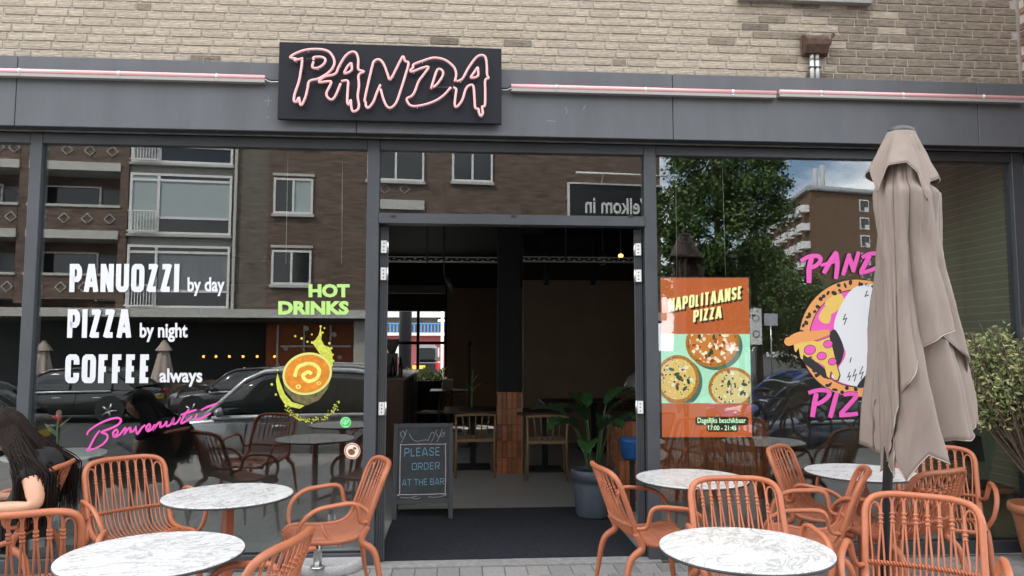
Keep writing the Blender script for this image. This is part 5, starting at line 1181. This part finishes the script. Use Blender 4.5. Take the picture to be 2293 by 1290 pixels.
# parked cars -------------------------------------------------------------------
TYRE = M('tyre', (.015, .015, .015), .85); RIM = M('rim', (.45, .45, .46), .3, .8); CHR = M('satin_trim_sky_gleam', (.62, .63, .65), .3, .35); CARG = M('car_glass', (.012, .016, .016), .03, spec=1.); BLKP = M('black_trim', (.015, .015, .016), .5); HLG = M('headlight_glass', (.55, .57, .60), .08, .4); TLG = M('tail_light', (.5, .012, .015), .15)  # CHR: pale colour stands in for sky gleam on car pillars, rails and belt
def car(nm, x0, y_near, L, W, Hh, paint, label, suv=True, zg=-.47):
    """nose towards -x, near flank faces +y"""
    o = empty(nm, (x0+L/2, y_near-W/2, zg), 0, label, 'car', 'cars parked behind the camera'); hw = W/2; hb = Hh*.60; hd = Hh*.55
    xs = [(-.5, .55, .30, .62), (-.485, .80, .24, .68), (-.45, .92, .20, .74), (-.36, .98, .18, hd*1.0), (-.24, 1., .18, hb*.98), (-.05, 1., .18, hb), (.15, 1., .18, hb*1.01), (.34, .99, .19, hb*1.03), (.44, .95, .22, hb*1.02), (.485, .86, .28, hb*.92), (.5, .75, .34, hb*.80)]
    sec = []
    for (fx, fw, zb, zt_) in xs:
        w_ = hw*fw; x = fx*L
        half = [(w_*.80, zb), (w_*.98, zb+.10), (w_, zb+(zt_-zb)*.45), (w_*.985, zt_-.13), (w_*.94, zt_-.03), (w_*.6, zt_+.03), (0, zt_+.05)]
        sec.append([Vector((x, y, z)) for y, z in half]+[Vector((x, -y, z)) for y, z in half[-2::-1]])
    b = MB(); n = len(sec[0])
    for s_ in sec: b.v += s_
    for i in range(len(sec)-1):
        for j in range(n-1): b.face((i*n+j, i*n+j+1, (i+1)*n+j+1, (i+1)*n+j), True)
        b.face((i*n+n-1, i*n, (i+1)*n, (i+1)*n+n-1))
    b.face(range(n)); b.face([(len(sec)-1)*n+j for j in range(n)]); bo = b.build('body', paint, o); sm_ = bo.modifiers.new('s', 'SUBSURF'); sm_.levels = sm_.render_levels = 2
    # cabin
    cs = [(-.245, .93, hb-.04, .93, hb-.02), (-.13, .90, hb, .80, Hh*.90), (-.07, .90, hb, .76, Hh*.975), (.06, .90, hb, .75, Hh), (.22, .90, hb, .74, Hh*.985), (.38 if suv else .30, .89, hb, .72, Hh*.93), (.475 if suv else .43, .86, hb-.02, .80, hb+.08)]
    cv = []
    for fx, wb, zb, wt, zt_ in cs:
        h = [(hw*wb, zb), (hw*(wb*.35+wt*.65), zb+(zt_-zb)*.72), (hw*wt*.93, zt_-.035 if zt_-zb > .1 else zt_-.005), (hw*wt*.55, zt_), (0, zt_+.01)]
        cv.append([Vector((fx*L, y, z)) for y, z in h]+[Vector((fx*L, -y, z)) for y, z in h[-2::-1]])
    g = MB(); n = len(cv[0])
    for s_ in cv: g.v += s_
    for i in range(len(cv)-1):
        for j in range(n-1):
            g.cur = 1 if (j in (2, 3, 4, 5) and 1 <= i <= 4) else 0; g.face((i*n+j, i*n+j+1, (i+1)*n+j+1, (i+1)*n+j), True)
    g.build('cabin_glass', [CARG, paint], o)
    for s in (1, -1):
        def cp(i, j): v = cv[i][j].copy(); v.y = abs(v.y)*s; return v*1.0
        for i in (1, 3, 5):
            pass
        MB().tube([cp(0, 0), cp(1, 2), cp(2, 2), cp(3, 2), cp(4, 2), cp(5, 2), cp(6, 1)], .04, 6).build('roof_pillar', paint if not suv else CHR, o)
        for (ia, ib, f) in ((3, 3, 0), (5, 5, 0)): MB().tube([cp(ia, 0)+Vector((0, s*.008, 0)), cp(ib, 2)+Vector((0, s*.008, 0))], .032, 6).build('door_pillar', BLKP, o)
        if suv: MB().tube([cp(2, 2)+Vector((.1, -s*.05, .05)), cp(3, 2)+Vector((0, -s*.05, .075)), cp(4, 2)+Vector((0, -s*.05, .075)), cp(5, 2)+Vector((-.1, -s*.05, .05))], .016, 6).build('roof_rail', CHR, o)
        MB().tube([(-.22*L, s*(hw*.985), hb-.07), (0, s*(hw*1.0), hb-.045), (.3*L, s*(hw*.985), hb-.03)], .030, 6).build('belt_trim', CHR, o)
        for fx in (-.005, .225): MB().tube(cat_rom([(fx*L-.1, s*hw*1.0, hb-.20), (fx*L, s*(hw+.035), hb-.19), (fx*L+.1, s*hw*1.0, hb-.20)], 4), .016, 6).build('door_handle', CHR, o)
        for fx in (-.12, .095, .31): MB().tube([(fx*L, s*(hw*.996), .35), (fx*L+.02, s*(hw*1.003), .62), (fx*L+.05, s*(hw*.992), hb-.08)], .006, 4).build('door_gap', BLKP, o)
        MB().ell((-.19*L, s*(hw+.09), hb+.02), (.07, .11, .075)).build('mirror', paint, o)
        for fx in (-.315, .30):
            wh = empty('wheel', (fx*L, s*(hw-.10), .33)); wh.parent = o
            MB().lathe([(.20, -.105), (.33, -.10), (.335, .0), (.33, .10), (.22, .112)], 28).build('tyre', TYRE, wh, rot=(math.pi/2, 0, 0)); r_ = MB(); 
            for k in range(5): a = k*1.2566; r_.tube([(0, s*.118, 0), (math.cos(a)*.2, s*.114, math.sin(a)*.2)], .03, 5)
            r_.build('rim', RIM, wh); MB().lathe([(.37, -.02), (.372, .02)], 28).build('wheel_arch', BLKP, wh, loc=(0, s*.085, .03), rot=(math.pi/2, 0, 0))
        MB().grid(lambda u, v: Vector((-.492*L+.30*u+.03*v, s*(hw*.60+hw*.34*u**.8), .60+.13*v+.08*u-.02*(1-u))), 8, 4).build('headlight', HLG, o)
        MB().ell((.478*L, s*hw*.74, hb-.14), (.06, .17, .10)).build('tail_light', TLG, o)
    bx('grille', BLKP, -.5*L-.012, -.497*L, -.45, .45, .42, .60, o); bx('number_plate', M('plate_yellow', (.62, .42, .04), .5), .502*L, .506*L+.01, -.26, .26, .58, .69, o); bx('number_plate', M('plate_yellow', (0, 0, 0)), -.512*L, -.508*L, -.26, .26, .34, .45, o)
    return o
GUN = M('gunmetal_paint', (.36, .375, .39), .22, .6, coat=1.); CBK = M('black_paint_car', (.012, .012, .013), .2, coat=1.); NAV = M('navy_paint', (.010, .018, .055), .2, .2, coat=1.); BLU = M('blue_paint', (.012, .035, .16), .25, .2, coat=1.)
car('parked_car', -4.95, -5.95, 4.6, 1.86, 1.70, GUN, 'dark grey crossover with roof rails mirrored in the left window')
car('parked_car', -11.0, -5.95, 4.4, 1.80, 1.52, CBK, 'black hatchback with red tail light mirrored at the far left', False)
car('parked_car', 4.35, -5.95, 4.3, 1.80, 1.48, NAV, 'dark navy car showing its headlight, mirrored in the right window', False)
car('passing_car', 5.6, -9.6, 4.3, 1.80, 1.50, BLU, 'blue car on the road, mirrored in the right window', False)

car('parked_car', vr(40, 860, 21).x, -14.6, 4.4, 1.8, 1.45, CBK, 'added black estate car across the road in front of the cafe', False)  # two dark cars added here to darken the pale sunlit road in the glass
car('parked_car', vr(420, 860, 21).x, -14.6, 4.2, 1.8, 1.45, M('anthracite_car', (.03, .03, .033), .25, .2, coat=1.), 'added anthracite car across the road in front of the orange shop', False)
# bicycles --------------------------------------------------------------------
def bicycle(loc, rz, label, tilt=.06):
    o = empty('bicycle', loc, rz, label, 'bicycle', 'bicycles parked along the street'); o.rotation_euler.x = tilt
    for x in (-.52, .52):
        w_ = MB().tube([(x+.335*math.cos(a*.2618), 0, .35+.335*math.sin(a*.2618)) for a in range(24)], .018, 6, closed=True).build('tyre', TYRE, o); sp_ = MB()
        for a in range(12): sp_.tube([(x, 0, .35), (x+.32*math.cos(a*.5236), 0, .35+.32*math.sin(a*.5236))], .002, 3)
        sp_.build('spokes', STEEL, w_)
    fr_ = MB(); A, B, C_, D_ = (-.52, 0, .35), (-.10, 0, .32), (-.22, 0, .80), (.36, 0, .78)
    for p, q in ((A, B), (A, C_), (B, C_), (B, D_), (C_, D_), (D_, (.52, 0, .35)), (D_, (.33, 0, 1.0))): fr_.tube([p, q], .016, 6)
    fr_.build('frame', BLKP, o); MB().tube(cat_rom([(.16, -.28, 1.03), (.30, -.2, 1.06), (.36, 0, 1.03), (.30, .2, 1.06), (.16, .28, 1.03)], 5), .012, 6).build('handlebar', CHR, o)
    MB().ell((-.26, 0, .90), (.14, .08, .035), 10, 6).build('saddle', BLKP, o); MB().tube([(-.22, 0, .78), (-.25, 0, .89)], .013, 6).build('seat_post', STEEL, o)
    MB().tube([(-.52, 0, .72), (-.18, 0, .74)], .02, 5).build('carrier', STEEL, o); MB().tube([(-.52+.38*math.cos(a*.2618), 0, .35+.38*math.sin(a*.2618)) for a in range(1, 11)], .02, 5, flat=1.).build('mudguard', BLKP, o)
for k, (px, lab) in enumerate(((140, 'first bicycle from the left across the street'), (215, 'second bicycle from the left across the street'), (262, 'third bicycle from the left across the street'), (318, 'fourth bicycle from the left across the street'), (395, 'fifth bicycle from the left across the street'), (440, 'sixth bicycle from the left across the street'))):
    q = vr(px, 870, 25.5); bicycle((q.x, q.y, ZG+.02), R(15+37*k), lab)
bicycle((5.75, -5.25, 0), R(200), 'black bicycle on the pavement beside the navy car')
bicycle((4.6, -5.2, 0), R(80), 'black bicycle with upright handlebar in front of the blue car')

# closed parasols of the cafe across the street
for px, lab in ((95, 'closed cream parasol across the street, first from the left'), (365, 'closed cream parasol across the street, second from the left')):
    q = vr(px, 850, 27.2); o = empty('cafe_parasol', (q.x, q.y, ZG), 0, lab, 'parasol', 'closed parasols across the street'); h = vr(px, 762, 27.2).z-ZG
    MB().cyl((0, 0, 0), (0, 0, h), .03, 8).build('pole', DARKM, o); MB().grid(lambda u, v: Vector((math.cos(6.283*u)*(.10+.30*v+.06*math.cos(44*u)*v), math.sin(6.283*u)*(.10+.30*v+.06*math.cos(44*u)*v), h-.05-1.5*v)), 42, 8, True, True).build('canopy', M('cream_canvas', (.42, .35, .30), .9), o)
    MB().grid(lambda u, v: Vector((math.cos(6.283*u)*(.05+.25*v), math.sin(6.283*u)*(.05+.25*v), h-.38*v)), 24, 3, True, True).build('vent_cap', M('cream_canvas', (0, 0, 0)), o)

# ------------------------------------------------------------------ far street behind the building (through the rear window)
RD = M('red_cladding', (.27, .06, .06), .7, var=.1, vscale=3, stretch=(12, 1, .2)); YF = 30.0
rh = empty('red_house', (0, YF, 0), 0, 'red clad house with white windows and blue balcony behind the rear window', 'building')
p0_, p1_ = at(800, 840, YF), at(1080, 660, YF)
bx('wall', RD, p0_.x-2, p1_.x+2, 0, .3, -.05, at(950, 752, YF).z, rh); bx('upper_wall', M('ochre_upper', (.45, .38, .25), .8), p0_.x-2, p1_.x+2, 1.2, 1.5, at(950, 752, YF).z, 9, rh); bx('balcony_floor', CONC, p0_.x-2, p1_.x+2, -.6, 1.19, at(950, 752, YF).z+.001, at(950, 745, YF).z, rh)
bx('upper_slab', CONC, p0_.x-2, p1_.x+2, -.7, 1.19, at(950, 712, YF).z, at(950, 700, YF).z+1.2, rh)
for k in range(90):
    x = p0_.x-1.5+k*.16
    if x < p1_.x+1.5: bx('baluster', M('blue_paint_rail', (.05, .19, .42), .5), x, x+.07, -.62, -.57, at(950, 745, YF).z, at(950, 727, YF).z, rh)
bx('handrail', M('blue_paint_rail', (0, 0, 0)), p0_.x-1.5, p1_.x+1.5, -.64, -.55, at(950, 727, YF).z, at(950, 724, YF).z, rh)
for px in (893, 966, 1010): a = at(px, 785, YF); bx('window', WFR, a.x-.26, a.x+.26, -.05, .01, a.z-.3, a.z+.2, rh)
pc = at(907, 790, 14.5); cl_ = empty('concrete_column', (pc.x, 14.5, 0), 0, 'round dark concrete column outside the rear window', 'column'); MB().lathe([(.17, -.05), (.17, 3.4)], 20).build('shaft', M('column_grey', (.009, .0095, .010), .9, spec=.1), cl_)
pc = at(990, 790, 20); lp = empty('white_post', (pc.x, 20, 0), 0, 'slim white lamp post outside the rear window', 'post'); MB().cyl((0, 0, -.05), (0, 0, 3.6), .045, 10).build('shaft', WFR, lp); MB().lathe([(.14, 2.38), (.16, 2.42), (.14, 2.46)], 16).build('ring', WFR, lp)
pc = at(955, 850, 22); vn = empty('parked_van', (pc.x, 22, -.05), 0, 'black van with yellow number plate seen through the rear window', 'car')
gz = at(955, 772, 22).z+.05; wv = (at(987, 800, 22).x-at(932, 800, 22).x)/2
MB().box(-wv, wv, 0, 3.6, .35, gz*.62, .05).build('body', CBK, vn); MB().box(-wv*.9, wv*.9, .06, 3.2, gz*.62-.05, gz, .12).build('cabin', CBK, vn); bx('rear_window', M('van_glass', (.012, .014, .014), .5, spec=.2), -wv*.7, wv*.7, .02, .055, gz*.68, gz*.9, vn); bx('number_plate', M('plate_yellow', (0, 0, 0)), -.52, -.05, -.02, -.005, gz*.46, gz*.54, vn); bx('bumper', BLKP, -wv, wv, -.06, -.001, .36, .6, vn)
for s in (-1, 1): MB().cyl((s*(wv-.12), .5, .32), (s*(wv-.32), .5, .32), .32, 18).build('wheel', TYRE, vn); bx('tail_light', TLG, s*wv*.86-.05, s*wv*.86+.05, -.015, -.001, gz*.45, gz*.6, vn)
# ------------------------------------------------------------------ seated person with long dark hair
pe = empty('person', wchair.location, wchair.rotation_euler.z, 'seated person with long dark hair and black T-shirt at the left edge', 'person'); pe.scale = (1.16, 1.16, 1.0)
SKIN = M('skin', (.56, .30, .19), .5, var=.06, vscale=12); SHIRT = M('black_tshirt', (.010, .010, .011), .9, bump=.1, bscale=120); TROU = M('black_trousers', (.012, .012, .014), .9); HAIR = M('dark_brown_hair', (.014, .008, .006), .55, var=.35, vscale=25, spec=.15)
def skin(name, verts, edges, radii, mt, root=0, lev=2):
    me = bpy.data.meshes.new(name); me.from_pydata(verts, edges, []); o = link(name, me, pe)
    md = o.modifiers.new('skin', 'SKIN'); md.use_smooth_shade = True
    sv = me.skin_vertices[0].data
    for i, r_ in enumerate(radii): sv[i].radius = r_ if isinstance(r_, tuple) else (r_, r_); sv[i].use_root = (i == root)
    s_ = o.modifiers.new('sub', 'SUBSURF'); s_.levels = s_.render_levels = lev; me.materials.append(mt); return o
# body: pelvis, spine, neck, head; both arms and legs
V = [(0, -.06, .54), (0, -.13, .64), (0, -.165, .78), (0, -.14, .89), (0, -.085, .955), (0, -.03, 1.0),
     (-.09, -.16, .88), (-.172, -.185, .865), (-.222, -.225, .775), (-.258, -.245, .685), (-.256, -.10, .683), (-.245, .05, .685),
     (.09, -.14, .88), (.168, -.135, .858), (.205, -.13, .74), (.225, -.10, .63), (.20, .04, .64), (.15, .17, .66),
     (-.095, -.02, .53), (-.11, .20, .54), (-.11, .40, .50), (-.11, .44, .27), (-.11, .43, .07), (-.11, .52, .035),
     (.095, -.02, .53), (.11, .20, .54), (.11, .40, .50), (.11, .44, .27), (.11, .43, .07), (.11, .52, .035)]
E_ = [(0, 1), (1, 2), (2, 3), (3, 4), (4, 5), (3, 6), (6, 7), (7, 8), (8, 9), (9, 10), (10, 11), (3, 12), (12, 13), (13, 14), (14, 15), (15, 16), (16, 17), (0, 18), (18, 19), (19, 20), (20, 21), (21, 22), (22, 23), (0, 24), (24, 25), (25, 26), (26, 27), (27, 28), (28, 29)]
RA = [(.14, .10), (.125, .09), (.135, .095), (.10, .07), .05, .045, (.07, .06), .056, .046, .040, .036, .027, (.07, .06), .056, .046, .040, .036, .027, .088, .076, .058, .052, .038, .035, .088, .076, .058, .052, .038, .035]
skin('body', V, E_, RA, SKIN)
# clothing: shirt with short sleeves, trousers
skin('tshirt', [V[0], V[1], V[2], V[3], (0, -.10, .93), V[6], V[7], (-.210, -.213, .80), V[12], V[13], (.19, -.132, .765)], [(0, 1), (1, 2), (2, 3), (3, 4), (3, 5), (5, 6), (6, 7), (3, 8), (8, 9), (9, 10)],
     [(.155, .115), (.142, .105), (.150, .112), (.115, .085), .062, (.085, .075), .074, .066, (.085, .075), .074, .066], SHIRT)
skin('trousers', [V[0]]+V[18:23]+V[24:29], [(0, 1), (1, 2), (2, 3), (3, 4), (4, 5), (0, 6), (6, 7), (7, 8), (8, 9), (9, 10)], [(.15, .12), .100, .088, .070, .062, .055, .100, .088, .070, .062, .055], TROU)
for s in (-1, 1): MB().grid(lambda u, v: Vector((s*.11+.045*math.cos(6.283*u)*(.6+.4*math.sin(3.14*v)), .40+.24*v, .05+.04*math.sin(6.283*u)*(1-.4*v))), 12, 8, True, True).build('shoe', DARKM, pe)
# hands with five fingers each, holding a phone
for s, w_ in ((-1, Vector((-.245, .05, .685))), (1, Vector((.15, .17, .66)))):
    d = Vector((-s*.45, 1, .05)).normalized(); sd = Vector((s, .45, 0)).normalized(); hv = [w_-d*.01, w_+d*.045, w_+d*.075]; he = [(0, 1), (1, 2)]; hr = [.024, (.030, .020), (.030, .017)]
    for f, (off, L) in enumerate(((-.024, .062), (-.008, .074), (.009, .070), (.024, .054))):
        i = len(hv); a = w_+d*.085+sd*off; hv += [a, a+d*L*.45+Vector((0, 0, -.008)), a+d*L*.75+Vector((0, 0, -.024)), a+d*L*.9+Vector((0, 0, -.042))]; he += [(2, i), (i, i+1), (i+1, i+2), (i+2, i+3)]; hr += [.0095, .009, .0085, .007]
    i = len(hv); a = w_+d*.03-sd*s*0+Vector((-s*.03, .02, .012)); hv += [a, a+Vector((-s*.018, .03, .012)), a+Vector((-s*.022, .055, .01))]; he += [(1, i), (i, i+1), (i+1, i+2)]; hr += [.012, .010, .008]
    skin('hand', [tuple(v) for v in hv], he, hr, SKIN, lev=2)
ph = tag(MB().box(-.038, .038, -.075, .075, 0, .008, .003).build('phone', DARKM), 'dark phone held in the lap of the seated person', 'phone')
ph.matrix_world = Matrix.Translation(wchair.location) @ Matrix.Rotation(wchair.rotation_euler.z, 4, 'Z') @ Matrix.Translation((-.12, .20, .705)) @ Matrix.Rotation(.5, 4, 'X')
# bracelet
MB().tube([Vector((-.247, .02, .685))+Vector((math.cos(a*.3927)*.034, math.sin(a*.3927)*.006, math.sin(a*.3927)*.034)) for a in range(16)], .0035, 6, closed=True).build('bracelet', M('gold', (.75, .52, .18), .25, 1.), pe)
# head with face (turned down and away), ears
HC = Vector((0, .012, 1.062))
def head(u, v):
    th, ph_ = 2*math.pi*u, math.pi*min(.999, max(.001, v)); x, y, z = math.sin(ph_)*math.cos(th), math.sin(ph_)*math.sin(th), math.cos(ph_)
    r_ = Vector((.073*x, .092*y, .112*z))
    if y > 0: 
        r_.y += .014*math.exp(-(x*x)/.03-((z+.12)**2)/.02); r_.y -= .010*math.exp(-((abs(x)-.38)**2)/.03-((z-.08)**2)/.02); r_.y += .004*math.exp(-(x*x)/.06-((z+.45)**2)/.01)
        r_.x *= 1-.22*max(0, -z)
    q = r_.copy(); q.rotate(Matrix.Rotation(-.42, 3, 'X')); return HC+q
MB().grid(head, 32, 24, True, True).build('head', SKIN, pe)
for s in (-1, 1):
    MB().ell(HC+Vector((s*.074, -.005, -.005)), (.010, .022, .032), 10, 8).build('ear', SKIN, pe)
    e = Vector((s*.030, .080, .018)); e.rotate(Matrix.Rotation(-.42, 3, 'X')); MB().ell(HC+e, .011, 8, 6).build('eye', M('eye_white', (.6, .58, .55), .3), pe)
e = [Vector((x, .086-.9*x*x*8, -.052)) for x in (-.022, -.011, 0, .011, .022)]
for k in e: k.rotate(Matrix.Rotation(-.42, 3, 'X'))
MB().tube([HC+k for k in e], [.003, .006, .006, .006, .003], 6).build('mouth', M('lips', (.36, .12, .10), .5), pe)
# hair: cap, inner mass and many strands falling down the back
hb = MB(); 
def cap_(u, v):
    th, ph_ = math.pi+math.pi*1.0*u, math.pi*.72*v+.02; x, y, z = math.sin(ph_)*math.cos(th), math.sin(ph_)*math.sin(th), math.cos(ph_); q = Vector((.086*x, .106*y, .124*z)); q.rotate(Matrix.Rotation(-.42, 3, 'X')); return HC+q+Vector((0, -.004, .004))
hb.grid(cap_, 24, 16); 
def cap2(u, v):
    th, ph_ = math.pi*u, math.pi*.34*v+.02; x, y, z = math.sin(ph_)*math.cos(th), math.sin(ph_)*math.sin(th), math.cos(ph_); q = Vector((.086*x, .106*y, .124*z)); q.rotate(Matrix.Rotation(-.42, 3, 'X')); return HC+q+Vector((0, -.004, .004))
hb.grid(cap2, 24, 8)
def mass(u, v):
    a = -1+2*u; x = a*(.085+.085*min(1, v*1.6)); y0 = lerp_tab([(0, -.065), (.2, -.15), (.4, -.225), (.7, -.225), (1, -.20)], v); return Vector((x, y0+.10*a*a*(1-.3*v)+.01*math.sin(a*9+v*5), 1.10-.58*v))
hb.grid(mass, 26, 22)
rnd = random.Random(17)
for k in range(1500):
    a = rnd.uniform(-1, .75); a = math.copysign(abs(a)**.7, a); end = rnd.uniform(.52, .98) if rnd.random() < .7 else rnd.uniform(.3, .7); r0 = rnd.uniform(0, .016); P = []
    q0 = Vector((a*.03, rnd.uniform(-.02, .07), .124)); q0.rotate(Matrix.Rotation(-.42, 3, 'X')); 
    th = math.pi*1.5+a*1.75
    for j in range(4):
        ph_ = .25+j*.42; q = Vector((math.sin(ph_)*math.cos(th)*.088, math.sin(ph_)*math.sin(th)*.108, math.cos(ph_)*.126)); q.rotate(Matrix.Rotation(-.42, 3, 'X')); P.append(HC+q*(1+r0*4)+Vector((0, -.004, .004)))
    fr = abs(a) > .35 and rnd.random() < .8; fx_ = rnd.uniform(.10, .215) if a > 0 else rnd.uniform(.09, .232); fy_ = rnd.uniform(-.275, -.13)
    wv = rnd.uniform(0, 6.3); am = rnd.uniform(.002, .012)
    for j in range(1, 8):
        v = .16+end*.86*j/7; p = mass(.5+.5*a, min(1.0, v))
        if fr: p = Vector((math.copysign(fx_*min(1, .55+v*1.3), a), fy_*min(1, .25+v*1.9), 1.05-.50*v))
        P.append(p+Vector((am*math.sin(wv+j*1.3), -r0+am*.5*math.cos(wv+j), 0)))
    P = cat_rom([HC+q0]+P, 2); n = len(P); hb.tube(P, [.0036*(1-.6*i/n) for i in range(n)], 4, caps=False)
hb.build('hair', HAIR, pe)
